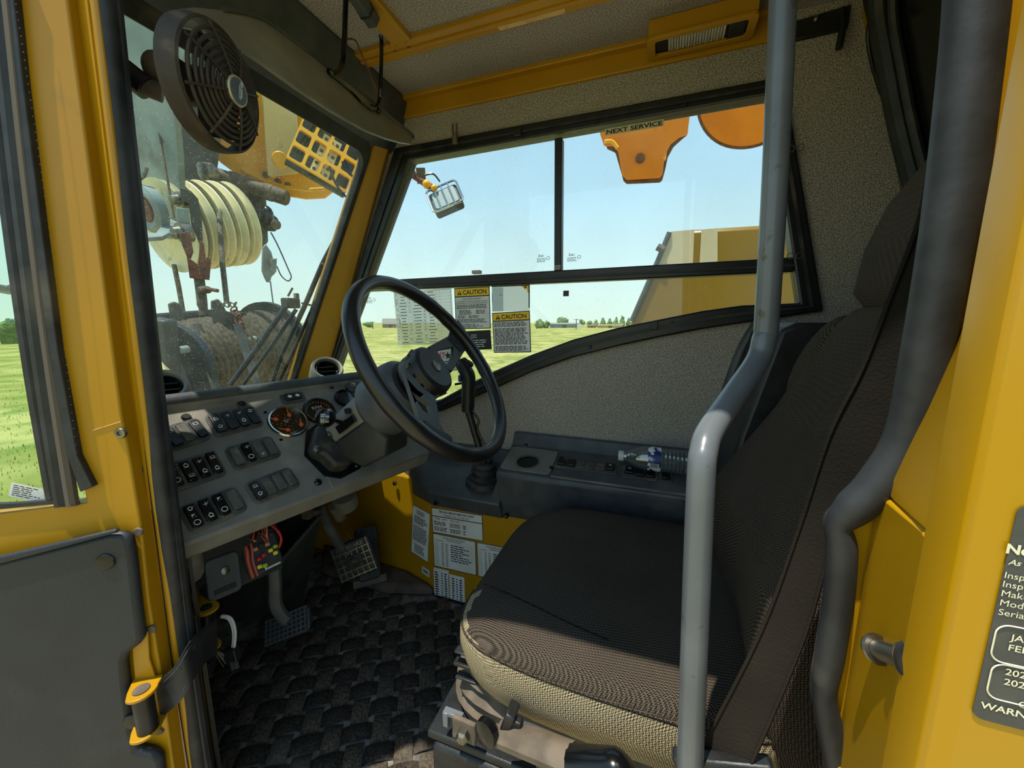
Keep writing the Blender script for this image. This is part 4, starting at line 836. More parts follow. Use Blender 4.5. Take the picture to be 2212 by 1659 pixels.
# ================================================================== DRIVER'S SEAT
def superq(bm, c, r, e1, e2, n=40, m=20, ax=None, fn=None):
    ax = ax or (V((1, 0, 0)), V((0, 1, 0)), V((0, 0, 1))); sp = lambda w_, e: math.copysign(abs(w_)**e, w_); vs_, fs = [], []
    for i in range(m+1):
        th = -math.pi/2+math.pi*i/m
        for j in range(n):
            q = 2*math.pi*j/n; x, y, z = sp(math.cos(th), e1)*sp(math.cos(q), e2), sp(math.cos(th), e1)*sp(math.sin(q), e2), sp(math.sin(th), e1)
            p = V((x*r[0], y*r[1], z*r[2]))
            if fn: p = fn(p, x, y, z)
            vs_.append(V(c)+ax[0]*p.x+ax[1]*p.y+ax[2]*p.z)
    for i in range(m):
        for j in range(n): fs.append((i*n+j, i*n+(j+1) % n, (i+1)*n+(j+1) % n, (i+1)*n+j))
    return bm.add(vs_, fs)
seat = thing('driver_seat', 'grey woven cloth suspension seat with high back, facing the steering wheel', 'seat', (.04, .41, .0))
SC = V((.035, .405, .345))
def cushf(p, x, y, z):
    # front drops away, sides rise into bolsters, plan narrows at the front
    if z > 0: p.z += .010*y*y*z-.014*max(0, x-.35)**2*4*z-.010*(1-abs(x))*z*(1-y*y)
    p.y *= 1-.10*max(0, x)**2; p.x += .012*max(0, -z)*0
    if z < 0: p.x *= 1-.06*abs(z); p.y *= 1-.05*abs(z)
    return p
cu = B(); superq(cu, SC, (.222, .218, .058), .42, .42, 64, 28, fn=cushf)
top_, side_ = B(), B()
ztc = .020
k = {}
def split_mesh(src, test):
    A_, S_ = B(), B()
    for f in src.f:
        c = sum((src.v[i] for i in f), V())/len(f); t = A_ if test(c) else S_; t.add([src.v[i] for i in f], [tuple(range(len(f)))])
    return A_, S_
def weld(o, d=.0006):
    b = bmesh.new(); b.from_mesh(o.data); bmesh.ops.remove_doubles(b, verts=b.verts, dist=d); bmesh.ops.recalc_face_normals(b, faces=b.faces); b.to_mesh(o.data); b.free(); o.data.shade_smooth(); o.data.set_sharp_from_angle(angle=math.radians(70)); return o
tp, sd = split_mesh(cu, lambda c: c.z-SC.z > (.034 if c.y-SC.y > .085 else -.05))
ct = weld(obj('seat_cushion', tp, M['seat'], seat)); cs = weld(obj('cushion_side', sd, M['seat_lit'], seat))
def cush_surface(x, y, z, off=1.0):
    sp = lambda w_, e: math.copysign(abs(w_)**e, w_)
pipe = []
for j in range(49):
    q = math.pi*(.04+.92*j/48); sp = lambda w_, e: math.copysign(abs(w_)**e, w_); zz = .034/.058; th = math.asin(min(1, zz**(1/.42))); cc = math.cos(th)**.42
    x, y = cc*sp(math.cos(q), .42), cc*sp(math.sin(q), .42); p = cushf(V((x*.222, y*.218, .034)), x, y, zz); pipe.append(SC+V((p.x*1.004, p.y*1.004, p.z)))
obj('piping', B().tube(pipe, .0016, 6), M['seat'], seat)
def topz(x, y):
    X0, Y0_ = (x-SC.x)/.222, (y-SC.y)/.218; best = SC.z+.058*.97
    p = cushf(V((x-SC.x, y-SC.y, .058*.985)), X0, Y0_, .985); return SC.z+p.z
# cross seam over the cushion
seam = [V((.232-.20*t, .492+.060*t+.008*math.sin(t*3), 0)) for t in [i/20 for i in range(21)]]
obj('cross_seam', B().tube([V((p.x, p.y, topz(p.x, p.y)+.0002)) for p in seam], .0009, 6), M['belt'], seat)
# backrest: lofted bolstered pad leaning back
def back_sec(z, xc, y0, y1, th, bol):
    pts = []; n = 28
    for i in range(n):
        q = 2*math.pi*i/n; sp = lambda w_, e: math.copysign(abs(w_)**e, w_); a, b__ = sp(math.cos(q), .45), sp(math.sin(q), .45)
        y = (y0+y1)/2+(y1-y0)/2*b__; x = xc+th/2*a+(bol*b__*b__ if a > 0 else 0); pts.append(V((x, y, z)))
    return pts
def loft_rows(bm, rows, cap=True):
    n = len(rows[0]); vs_ = [p for r_ in rows for p in r_]; fs = [(i*n+j, i*n+(j+1) % n, (i+1)*n+(j+1) % n, (i+1)*n+j) for i in range(len(rows)-1) for j in range(n)]
    if cap: fs += [tuple(range(n)), tuple(range((len(rows)-1)*n, len(rows)*n))]
    return bm.add(vs_, fs)
ctl = [(.330, -.200, .262, .600, .085, .020), (.38, -.188, .250, .610, .105, .026), (.45, -.180, .242, .612, .11, .028), (.53, -.184, .244, .612, .11, .024), (.60, -.214, .244, .608, .10, .016), (.66, -.241, .244, .602, .090, .010), (.73, -.266, .248, .594, .084, .006), (.79, -.290, .256, .584, .078, .004), (.818, -.298, .280, .565, .06, .0), (.826, -.300, .33, .53, .03, .0)]
rows = []
for i in range(len(ctl)-1):
    for j in range(3):
        t = j/3; a_, b__ = ctl[i], ctl[i+1]; rows.append(back_sec(*[x+(y-x)*(t*t*(3-2*t) if 0 else t) for x, y in zip(a_, b__)]))
rows.append(back_sec(*ctl[-1]))
bk = B(); loft_rows(bk, rows); weld(obj('backrest', bk, M['seat'], seat))
hdr = [(.815, -.300, .300, .540, .05, 0), (.84, -.300, .285, .550, .075, .004), (.90, -.312, .285, .550, .085, .006), (.955, -.326, .292, .545, .085, .004), (1.0, -.340, .315, .525, .07, 0), (1.012, -.344, .35, .49, .03, 0)]
rows = []
for i in range(len(hdr)-1):
    for j in range(3): rows.append(back_sec(*[x+(y-x)*j/3 for x, y in zip(hdr[i], hdr[i+1])]))
rows.append(back_sec(*hdr[-1])); hb = B(); loft_rows(hb, rows); weld(obj('headrest', hb, M['seat'], seat))
obj('side_welt', B().tube(smoothpath([V((-.150, .598, .34)), V((-.128, .604, .42)), V((-.126, .606, .50)), V((-.150, .600, .60)), V((-.190, .590, .68))], 6), .003, 6), M['black'], seat)
obj('shoulder_wing', B().ball(V((-.248, .272, .735)), (.030, .034, .080), 20, 14, (V((.9, 0, .35)).normalized(), V((0, 1, 0)), V((-.35, 0, .9)).normalized())), M['seat'], seat)
# suspension: folded bellows, steel carriage, base box, tilt lever, buckle
bx = B(); bell = [(.312, -.012), (.302, -.002), (.294, -.010), (.284, .002), (.276, -.008), (.264, .004), (.255, -.006), (.24, -.002)]
rows = []
for z, o__ in bell: rows.append([V((.025+x*(.232+o__), .405+y*(.195+o__), z)) for x, y in [(math.copysign(abs(math.cos(2*math.pi*i/40))**.35, math.cos(2*math.pi*i/40)), math.copysign(abs(math.sin(2*math.pi*i/40))**.35, math.sin(2*math.pi*i/40))) for i in range(40)]])
loft_rows(bx, rows); obj('bellows', bx, M['dust'], seat, smooth=60)
obj('carriage', B().box((.015, .42, .236), (.50, .395, .012)), M['black'], seat, bev=.003)
obj('base_box', B().box((.0, .43, .115), (.51, .385, .23)), M['black'], seat, bev=.006)
for px, py, w_, h_ in ((1006, 1408, .030, .003), (1014, 1437, .045, .005), (1018, 1466, .045, .003)):
    p = ony(px, py, .580); obj('slide_rail', B().box(p, (w_, .012, h_)), M['dust'] if h_ > .005 else M['black'], seat, bev=.001)
q = B(); f = Face(ony(1003, 1582, .629), (-1, 0, -.05), (0, 0, 1)); put_slab(q, f, -.018, -.016, .016, .016, -.006, 0); obj('floor_bracket', q, M['dust'], seat, bev=.002)
obj('bracket_bolt', B().lathe([(.009, 0), (.009, .007), (.006, .010), (.002, .010)], f.p(0, -.002), f.n, 6), M['steel'], seat)
q = B(); f2 = Face(ony(955, 1555, .622), (-1, 0, 0), (0, 0, 1)); put_slab(q, f2, -.002, -.016, .006, .006, -.012, -.004); put_slab(q, f2, -.002, .001, .026, .007, -.014, -.005); obj('corner_bracket', q, M['rail'], seat, bev=.001)
kb = ony(1060, 1572, .645); q = B(); q.lathe([(.013, 0), (.016, .004), (.015, .012), (.006, .015)], kb, (.3, 1, .1), 18); obj('weight_knob', q, M['gloss'], seat)
q = B(); q.box(kb+V((-.018, -.008, .004)), (.012, .022, .050), (V((.95, 0, .3)).normalized(), V((0, 1, 0)), V((-.3, 0, .95)).normalized())); q.box(kb+V((-.030, -.004, .006)), (.016, .010, .030)); obj('belt_latch', q, M['black'], seat, bev=.002)
lp_ = [ony(1085, 1580, .640), ony(1160, 1610, .650), ony(1235, 1640, .655)]
obj('tilt_lever', B().tube(smoothpath(lp_, 5), .0125, 10, flat=1.4, up=(0, 1, 0)), M['dust'], seat)
hp_ = [ony(1228, 1636, .656), ony(1290, 1642, .662), ony(1335, 1650, .664), ony(1372, 1690, .66)]
obj('lever_handle', B().tube(smoothpath(hp_, 5), .0095, 10, flat=1.5, up=(0, 1, 0)), M['gloss'], seat)
obj('lever_cable', B().tube(smoothpath([ony(1098, 1566, .635), ony(1120, 1561, .638), ony(1150, 1568, .634), ony(1190, 1585, .625)], 5), .0022, 6), M['grey_d'], seat)
# dark moulded shroud between seat back and right wall
shd = thing('rear_shroud', 'dark moulded plastic shroud filling the corner behind the seat by the right wall', 'trim', (-.32, .16, .43))
prf = [(-.225, .799), (-.202, .788), (-.158, .60), (-.142, .50), (-.142, .43), (-.42, .43), (-.42, .799)]
obj('shell', B().prism([(x, .012, z) for x, z in prf], (0, .215, 0)), M['black'], shd, bev=.008)
obj('edge_trim', B().tube(smoothpath([(-.214, .018, .80), (-.186, .018, .735), (-.160, .018, .62), (-.142, .018, .50)], 5), .011, 10), M['grey_d'], shd)
obj('top_bracket', B().box((-.375, .07, .804), (.06, .06, .012)), M['yellow'], shd, bev=.003)
# lap and shoulder webbing
bl_ = B(); L_ = [(2010, 330), (1985, 470), (1922, 640), (1860, 800), (1790, 942), (1722, 1150), (1640, 1370), (1512, 1620), (1450, 1740)]
R_ = [(2130, 400), (2105, 540), (2050, 720), (1975, 890), (1880, 1040), (1806, 1140), (1738, 1370), (1625, 1640), (1560, 1770)]
ly = [.655, .655, .655, .655, .655, .655, .66, .668, .67]
A1 = smoothpath([ony(x, y, d-.006) for (x, y), d in zip(L_, ly)], 5); A2 = smoothpath([ony(x, y, d+.006) for (x, y), d in zip(R_, ly)], 5)
nn = V((.0006, .0022, 0)); rows = []
for p, q_ in zip(A1, A2): rows.append([p, p.lerp(q_, .5)+V((0, .001, 0)), q_, q_-nn, p.lerp(q_, .5)-nn, p-nn])
loft_rows(bl_, rows, cap=True); belt = obj('seat_belt', bl_, M['belt'], smooth=40)
tag(belt, 'wide dusty grey-brown seat belt webbing running down across the seat back', 'seat belt')
e1 = B(); 
for side in (A1, A2): e1.tube([p+V((0, .0012, 0)) for p in side], .0016, 6)
o = obj('selvedge', e1, M['belt'], belt); o.location = -belt.location
q = B(); p = ony(1560, 1655, .672); q.box(p, (.08, .014, .02), (V((.9, 0, -.3)).normalized(), V((0, 1, 0)), V((.3, 0, .9)).normalized())); o = obj('anchor', q, M['black'], belt, bev=.003); o.location = -belt.location
# ================================================================== GRAB RAIL
rl = [(1694, -120), (1691, 0), (1674, 380), (1656, 690), (1650, 735), (1636, 780), (1585, 855), (1535, 930), (1520, 975), (1514, 1040), (1503, 1300), (1490, 1659), (1486, 1760)]
yd = [.55, .55, .55, .55, .553, .560, .598, .645, .664, .672, .678, .680, .680]
gr = thing('grab_rail', 'bent grey tubular grab rail standing in the doorway in front of the seat', 'grab rail', V((-.055, .68, 0)))
rp_ = smoothpath([ony(x, y, d) for (x, y), d in zip(rl, yd)], 6)
obj('tube', B().tube(rp_, .0108, 20), M['rail'], gr, smooth=60)
e_ = rp_[-1]; obj('lower_tube', B().tube([e_, V((e_.x, e_.y, .0))], .0108, 16), M['rail'], gr); obj('foot', B().box((e_.x, e_.y, .004), (.06, .05, .008)), M['rail'], gr, bev=.002)
e_ = rp_[0]; obj('top_mount', B().tube([e_, V((e_.x+.003, e_.y, 1.40))], .0108, 16), M['rail'], gr)
bt = B(); sd_ = V((.45, .88, 0)).normalized()
# ================================================================== PEDALS
def pedal(name, label, cx, cy, t, w_, h_, a, b__, armpx, armd, nx, ny, text=None):
    c = at(cx, cy, t); f = Face(c, a, b__); th = thing(name, label, 'pedal', c-V((0, 0, .03)))
    q = B(); q.prism([f.p(x, y, -.012) for x, y in rrect(w_, h_, .012)], f.n*.010); obj('pedal_pad', q, M['black'], th, bev=.003)
    q = B()
    for i in range(nx): x = -w_*.44+w_*.88*i/(nx-1); put_slab(q, f, x-.0016, -h_*.46, x+.0016, h_*.46, -.003, .003)
    for i in range(ny): y = -h_*.42+h_*.84*i/(ny-1); put_slab(q, f, -w_*.47, y-.0016, w_*.47, y+.0016, -.003, .0028)
    obj('tread_grid', q, M['steel' if text else 'grey_d'], th)
    if text:
        q = B(); put_slab(q, f, -w_*.42, h_*.28, w_*.42, h_*.46, .0, .0034); put_slab(q, f, -.022, -.022, .022, .012, .0, .0034); obj('text_plate', q, M['black'], th)
        q = B(); put_text(q, f, text, 0, h_*.31, h_*.11, w_*.70, z=.004, bold=.02, center=True)
        q.ring(f.p(0, -.005, .004), f.n, .017, .0009, 4, 4); q.ring(f.p(0, -.005, .004), f.n, .014, .0007, 4, 4); put_text(q, f, 'TMU', 0, -.008, .006, .014, z=.004, center=True); obj('lettering', q, M['steel'], th, smooth=0)
    ap = smoothpath([c-f.n*.014]+[at(x, y, d) for (x, y), d in zip(armpx, armd)], 5); obj('pedal_arm', B().tube(ap, .0085, 8, flat=1.5), M['grey_d'], th)
    return th, f
Pa = V((-.72, -.62, .12)); Pb = V((.55, -.30, .72))
pedal('brake_pedal', 'black brake pedal with silver grid tread and raised words, below the column', 765, 1208, 1.02, .105, .098, (-.86, -.48, .36), (.30, -.12, .95), [(735, 1180), (700, 1120), (688, 1095)], [1.02, .98, .95], 7, 6, 'AIR BRAKE')
pedal('dimmer_pedal', 'black pedal with fine grid tread on the left of the footwell', 618, 1352, .80, .105, .052, (-.86, -.30, .40), (.66, -.35, .55), [(597, 1312), (594, 1260), (590, 1222), (578, 1212)], [.795, .79, .79, .79], 10, 6)
c = at(795, 1195, 1.12); f = Face(c, (-.86, -.48, .0), (.45, -.45, .80)); acc = thing('accelerator_pedal', 'black ribbed accelerator pedal beside the brake against the kick panel', 'pedal', c-V((0, 0, .06)))
f = Face(c, (-.62, -.75, -.05), (.45, -.2, .9)); q = B(); q.prism([f.p(x, y, -.01) for x, y in rrect(.062, .145, .010)], f.n*.008); obj('pedal_pad', q, M['black'], acc, bev=.003)
for i in range(9): x = -.026+.0065*i; q = B(); put_slab(q, f, x-.0016, -.066, x+.0016, .066, -.002, .003); obj('rib', q, M['rubber'], acc)
q = B(); put_slab(q, f, -.045, -.085, .045, -.066, -.016, -.004); obj('hinge', q, M['dust'], acc)
rd = thing('linkage_rod', 'thin bent brass-coloured rod hanging behind the brake pedal', 'rod', at(758, 1165, 1.1)); obj('rod', B().tube(smoothpath([at(733, 1122, 1.05), at(736, 1135, 1.07), at(745, 1150, 1.09), at(760, 1166, 1.1)], 5), .0025, 8), mat('brass_rod', 'B08A58', .4, .8), rd)
q = B(); q.tube([at(742, 1070, 1.0), at(748, 1092, 1.02)], .030, 14); obj('linkage_housing', q, M['grey'], rd); q = B(); q.tube([at(722, 1092, 1.0), at(736, 1118, 1.03)], .016, 12); obj('linkage_boot', q, M['dust'], rd)
q = B(); q.tube([at(664, 1110, .9), at(690, 1108, .93)], .008, 10); q.tube([at(660, 1111, .895), at(668, 1110, .905)], .013, 6); ob = obj('pivot_bolt', q, M['dust']); tag(ob, 'dusty pivot bolt of the pedal arm under the instrument panel edge', 'bolt')
# ================================================================== FLOOR MAT: woven blocks, one object each
fm = thing('floor_mat', 'black basket-weave floor mat with dusty grey joints covering the footwell', 'floor mat', (.45, .40, .0))
obj('backing', B().prism([(x, y, .0) for x, y in ((.10, .705), (.62, .705), (.90, .60), (1.0, .15), (.70, .155), (.56, .128), (.25, .128), (.10, .22))], (0, 0, .004)), M['mat_base'], fm)
e1 = V((-.84, -.54, 0)).normalized(); e2 = V((-.54, .84, 0)); CE = .0455
def bump(L_, W_):
    b = B(); nx, ny = 5, 4; rows = []
    for i in range(nx+1):
        r_ = []
        for j in range(ny+1):
            u_, v_ = i/nx*2-1, j/ny*2-1; r_.append(V((u_*L_/2, v_*W_/2, .0075*(1-u_**4)*(1-.6*v_**4)+(0 if abs(u_) == 1 else .0015))))
        rows.append(r_)
    b.grid(rows); return b
proto = None; cnt = 0; me_ = None
def inmat(p):
    if p.x < .16 or p.y > .69 or p.y < .14: return False
    if p.x > .56 and p.y < .16+max(0, (p.x-.56))*.05: return False
    return p.x < .62+(.70-p.y)*2.2 and p.x < .93
lst = []
for i in range(-14, 15):
    for j in range(-14, 15):
        p = V((.45, .42, .004))+e1*(i*CE)+e2*(j*CE)
        if inmat(p): lst.append((i, j, p))
CAMF = V((0, 1, 0)); lst.sort(key=lambda a: (a[2]-V((.3, .7, 0))).length)
ang = math.atan2(e1.y, e1.x); rnd = random.Random(4)
for i, j, p in lst[:300]:
    if me_ is None:
        o = obj('weave_block', bump(CE*1.24, CE*.74), M['mat'], fm, smooth=60); me_ = o.data; me2_ = me_.copy(); me2_.materials[0] = M['mat_shaded']
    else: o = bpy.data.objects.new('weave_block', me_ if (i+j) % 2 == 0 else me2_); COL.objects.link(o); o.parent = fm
    o.location = p-fm.location+V((0, 0, rnd.random()*.001)); o.rotation_euler = (rnd.uniform(-.03, .03), rnd.uniform(-.03, .03), ang+(0 if (i+j) % 2 else math.pi/2)+rnd.uniform(-.05, .05))
# ================================================================== FAN
fc = at(484, 194, .47); fn = V((-.90, -.32, -.10)).normalized(); FRd = .0655
fan = thing('cab_fan', 'round black caged fan mounted at the top left of the windscreen', 'fan', fc-V((0, 0, .09)))
obj('shell', B().lathe([(FRd*1.0, -.026), (FRd*1.05, -.023), (FRd*1.06, -.016), (FRd*1.03, -.002), (FRd*.985, .0), (FRd*.96, -.006), (FRd*.97, -.020)], fc, fn, 48, closed=True), M['fan'], fan)
for i in range(18):
    pass
RX, RY, RZ = frame_of(fn)
for k_, R_ in enumerate((.26, .36, .46, .56, .66, .76, .87)):
    obj('guard_ring', B().ring(fc+fn*(.012*(1-R_*R_)), fn, FRd*R_, .0022, 44, 6, flat=1.0), M['fan'], fan)
for k_ in range(8):
    q = math.radians(22+45*k_); d = RX*math.cos(q)+RY*math.sin(q); obj('guard_spoke', B().tube([fc+d*FRd*r_+fn*(.015*(1-r_*r_)+.001) for r_ in (.2, .4, .6, .8, .97)], .0016, 6), M['fan'], fan)
bdg = obj('badge', B().lathe([(FRd*.235, .008), (FRd*.24, .016), (FRd*.215, .018), (.001, .018)], fc, fn, 28), mat('fan_badge', '4A545A', .4), fan)
obj('badge_rim', B().ring(fc+fn*.0165, fn, FRd*.228, .0016, 28, 6), mat('fan_badge_rim', 'B8A888', .4, .5), fan)
f = Face(fc+fn*.0183, RT-fn*RT.dot(fn), UP); q = B(); q.add([f.p(-.009, -.002, 0), f.p(.009, -.004, 0), f.p(.001, .012, 0)], [(0, 1, 2)]); small_print(q, f, -.012, -.015, .010, -.005, 4, .5, .3, z=.0, word=.007); sub('badge_print', q, M['label_grey'], bdg, smooth=0)
q = B(); q.add([f.p(.001, .002, .0004), f.p(.0035, .0, .0004), f.p(.0, .008, .0004)], [(0, 1, 2)]); sub('warning_mark', q, M['ink'], bdg, smooth=0)
obj('motor', B().lathe([(.020, -.055), (.022, -.04), (.020, -.018), (.01, -.014)], fc, fn, 20), M['fan'], fan)
for k_ in range(4):
    q_ = math.radians(90*k_+15); d = RX*math.cos(q_)+RY*math.sin(q_); t_ = fn.cross(d); b = B(); rows = []
    for r_ in (.25, .55, .80):
        w_ = .012+.014*r_; rows.append([fc-fn*.013+d*FRd*r_+t_*w_*s_+fn*(.010*s_) for s_ in (-1, 0, 1)])
    b.grid(rows); b.grid([[p-fn*.0015 for p in r_] for r_ in rows]); obj('fan_blade', b, M['fan'], fan)
bp0, bp1 = at(226, 120, .50), at(318, 192, .52)
obj('mount_tube', B().tube([bp0, bp1], .0155, 16), M['black'], fan); obj('mount_stub', B().tube([bp1-(bp1-bp0).normalized()*.006, at(352, 202, .53)], .012, 14), M['dust'], fan)
obj('mount_knob', B().ball(at(340, 148, .53), (.017, .017, .021), 16, 10), M['dust'], fan)
# ================================================================== OVERHEAD: header trim, sun visor, wires, dome lamp
hd_ = thing('header_trim', 'dark grey moulded header trim above the windscreen', 'trim', (.72, .34, 1.27))
prf = [(.662, 1.400), (.668, 1.372), (.690, 1.318), (.722, 1.276), (.752, 1.266), (.775, 1.29), (.78, 1.400)]
obj('moulding', B().prism([(x, -.035, z) for x, z in prf], (0, .650, 0)), M['grey_d'], hd_, bev=.006)
for px, py in ((783, 124), (905, 238)):
    obj('trim_clip', B().ball(onx(px, py, .668), .008, 10, 6), M['black'], hd_)
q = B(); q.tube(smoothpath([onp(595, 28, (.685, 0, 1.33), (.93, 0, -.35)), onp(612, 24, (.68, 0, 1.33), (.93, 0, -.35)), onp(622, 36, (.682, 0, 1.33), (.93, 0, -.35))], 4), .003, 6); obj('red_wire_end', q, M['rust'], hd_)
vz = thing('sun_visor', 'smoky plastic sun visor blade hung on bent rods below the header trim', 'sun visor', onp(640, 160, (.615, 0, 1.30), (.90, 0, -.43)))
vp = [(352, 52), (362, 32), (385, 18), (420, 14), (480, 20), (536, 30), (580, 48), (640, 92), (717, 152), (770, 190), (812, 226), (850, 258), (888, 288), (894, 300), (888, 311), (866, 308), (836, 300), (790, 282), (720, 242), (640, 190), (560, 132), (500, 92), (440, 66), (395, 56)]
def vpt(px, py, d=0): return onp(px, py, V((.615, 0, 1.30))+V((.90, 0, -.43))*d, (.90, 0, -.43))
q = B().prism([vpt(x, y) for x, y in vp], V((.90, 0, -.43))*.005); obj('blade', q, M['blade'], vz, bev=.0018)
obj('edge_bead', B().tube(smoothpath([vpt(x, y, -.001) for x, y in vp[4:14]], 4), .003, 8), M['grey_d'], vz)
def rod(name, pts, r, m=None): return obj(name, B().tube(smoothpath(pts, 6), r, 8), m or M['gloss'], vz)
rod('rod', [onp(752, -70, (.57, 0, 0), (1, 0, 0)), onx(747, 0, .575), onx(743, 110, .585), onx(738, 140, .592), vpt(722, 158, -.008), vpt(709, 153, -.006)], .0048)
rod('rod', [onx(816, 58, .575), onx(824, 90, .58), onx(822, 190, .59), onx(820, 215, .595), vpt(812, 232, -.008), vpt(802, 230, -.006)], .0042)
rod('cross_rod', [vpt(712, 158, -.006), vpt(755, 195, -.006), vpt(782, 222, -.006), vpt(806, 238, -.006)], .0026)
obj('rod_sleeve', B().tube([vpt(787, 224, -.006), vpt(803, 235, -.006)], .0040, 8), M['dust'], vz)
rod('thin_wire', [onx(752, 84, .60), onx(768, 88, .60), onx(780, 115, .60), onx(800, 160, .605), vpt(816, 205, -.008), vpt(812, 225, -.008)], .0018, M['rust'])
obj('pivot', B().ball(vpt(818, 240, -.004), .006, 10, 6), M['black'], vz)
a, e = onz(775, 0, 1.378), onz(806, 46, 1.378); ax_ = (e-a).normalized()
md = thing('cable_connector', 'dark hexagonal inline cable connector lying along the yellow ceiling crosspiece', 'connector', e-V((0, 0, .014)))
obj('body', B().tube([a-ax_*.07, e-ax_*.004, e], [.0165, .0165, .013], 6), M['grey_d'], md, smooth=0, bev=.001); obj('nut', B().tube([e-ax_*.032, e-ax_*.028], .018, 6), M['black'], md, smooth=0)
dl = [onz(x, y, 1.364) for x, y in ((1398, 88), (1634, 24), (1630, 72), (1404, 120))]; f = Face.corners(dl[3], dl[2], dl[1], dl[0])
dm = thing('dome_lamp', 'rectangular ceiling lamp with clear ribbed lens in a yellow recessed frame', 'lamp', f.p(f.w/2, f.h/2))
wn = 1 if f.n.z < 0 else -1
q = B(); o2 = [f.p(f.w/2+x, f.h/2+y, 0) for x, y in rrect(f.w*1.02, f.h*1.25, .010)]; i2 = [f.p(f.w/2+x, f.h/2+y, 0) for x, y in rrect(f.w*.86, f.h*.82, .006)]
obj('frame', B().holed(o2, [i2], f.n*wn*.006), M['yellow'], dm, bev=.0015)
q = B(); put_slab(q, f, f.w*.07, f.h*.09, f.w*.93, f.h*.91, -.004*wn, -.001*wn); obj('tray', q, M['gloss'], dm)
q = B(); put_slab(q, f, 0, f.h*.02, f.w, f.h*.98, -.034*wn, -.004*wn); obj('housing', q, M['yellow'], dm)
q = B()
for i in range(20): x = f.w*.20+f.w*.54*i/20; put_slab(q, f, x, f.h*.14, x+f.w*.021, f.h*.80, .0, .0035*wn+.0015*wn*(i % 2))
obj('ribbed_lens', q, mat('lamp_lens', 'C9C3B4', .2, hex2='B5AE9C', scale=60), dm)
q = B(); put_slab(q, f, f.w*.76, f.h*.14, f.w*.91, f.h*.84, 0, .006*wn); obj('switch_block', q, M['black'], dm, bev=.001)
# coat hook plate by the rear corner
ck = thing('coat_hook', 'dark coat hook plate high on the felt right of the grab rail top', 'hook', ony(1790, 80, .02))
obj('plate', B().prism([ony(x, y, .012) for x, y in ((1700, 50), (1840, 8), (1832, 60), (1700, 90))], (0, -.010, 0)), M['black'], ck, bev=.002)
obj('screw', B().ball(ony(1763, 41, .014), .006, 10, 6), M['steel'], ck); obj('hook', B().tube(smoothpath([ony(1818, 20, .018), ony(1820, 60, .026), ony(1812, 105, .03)], 4), .006, 8), M['black'], ck)
# ================================================================== LABELS
def label_on(name, label, corners, m=None, cat='label', z=.0004, r=None):
    f = Face.corners(*corners); o = thing(name, label, cat, f.p(f.w/2, 0, 0)); q = B()
    if r: q.prism([f.p(f.w/2+x, f.h/2+y, 0) for x, y in rrect(f.w, f.h, r)], f.n*z)
    else: put_slab(q, f, 0, 0, f.w, f.h, 0, z)
    obj('paper', q, m or M['white'], o, smooth=0); return o, f
GY = .006
def gl4(*c): return [ony(x, y, GY) for x, y in c]
def caution(label, cs, sub_, body_fn):
    o, f = label_on('caution_label', label, gl4(*cs), M['ink']); w_, h_ = f.w, f.h; t = w_*.022
    q = B(); put_rect(q, f, t, h_*.80, w_-t, h_-t, .0008); obj('header', q, M['label_yellow'], o, smooth=0)
    q = B(); put_rect(q, f, t, t, w_-t, h_*.775, .0008); obj('field', q, M['label_grey'], o, smooth=0)
    q = B(); put_text(q, f, 'CAUTION', w_*.25, h_*.835, h_*.105, w_*.66, z=.0012, bold=.02); q.add([f.p(w_*.09, h_*.83, .0012), f.p(w_*.22, h_*.83, .0012), f.p(w_*.155, h_*.94, .0012)], [(0, 1, 2)])
    obj('heading', q, M['ink'], o, smooth=0)
    k = B(); put_text(k, f, '!', w_*.155, h_*.84, h_*.07, z=.0015, bold=.03, center=True); obj('exclamation_mark', k, M['label_yellow'], o, smooth=0)
    k = B(); body_fn(k, f, w_, h_); obj('print', k, M['ink'], o, smooth=0); return o
def b1(k, f, w, h):
    put_text(k, f, 'MACHINE DAMAGE', w*.5, h*.71, h*.035, w*.50, z=.0012, center=True)
    put_text(k, f, 'TO PREVENT POSSIBLE MACHINE DAMAGE', w*.5, h*.655, h*.028, w*.86, z=.0012, center=True); put_text(k, f, 'FREELOADING AXLES OR SUSPENSION, SEE BELOW', w*.5, h*.61, h*.028, w*.92, z=.0012, center=True)
    small_print(k, f, w*.05, h*.49, w*.95, h*.595, 3, .5, .1, .0012, word=.008); small_print(k, f, w*.12, h*.35, w*.5, h*.47, 4, .5, .2, .0012, word=.008); small_print(k, f, w*.6, h*.36, w*.86, h*.46, 3, .5, .1, .0012, word=.01)
    small_print(k, f, w*.08, h*.26, w*.3, h*.34, 3, .5, .2, .0012, word=.008); small_print(k, f, w*.4, h*.26, w*.7, h*.33, 2, .5, .2, .0012); small_print(k, f, w*.05, h*.15, w*.95, h*.25, 3, .5, .15, .0012, word=.008); small_print(k, f, w*.06, h*.03, w*.9, h*.13, 4, .45, .4, .0012)
def b2(k, f, w, h):
    small_print(k, f, w*.05, h*.64, w*.95, h*.76, 4, .55, .12, .0012, word=.011); small_print(k, f, w*.05, h*.20, w*.95, h*.61, 13, .55, .12, .0012, word=.011); small_print(k, f, w*.05, h*.04, w*.95, h*.17, 4, .55, .12, .0012, word=.011)
caution('caution label about machine damage, the upper left of two on the side window', ((982, 622), (1058, 619), (1060, 709), (984, 712)), '', b1)
caution('caution label filled with plain paragraphs, lower right of two on the side window', ((1064, 675), (1145, 672), (1147, 760), (1066, 763)), '', b2)
M['film'] = glass('faded_film', 'FFFFFF', .0, .02); 
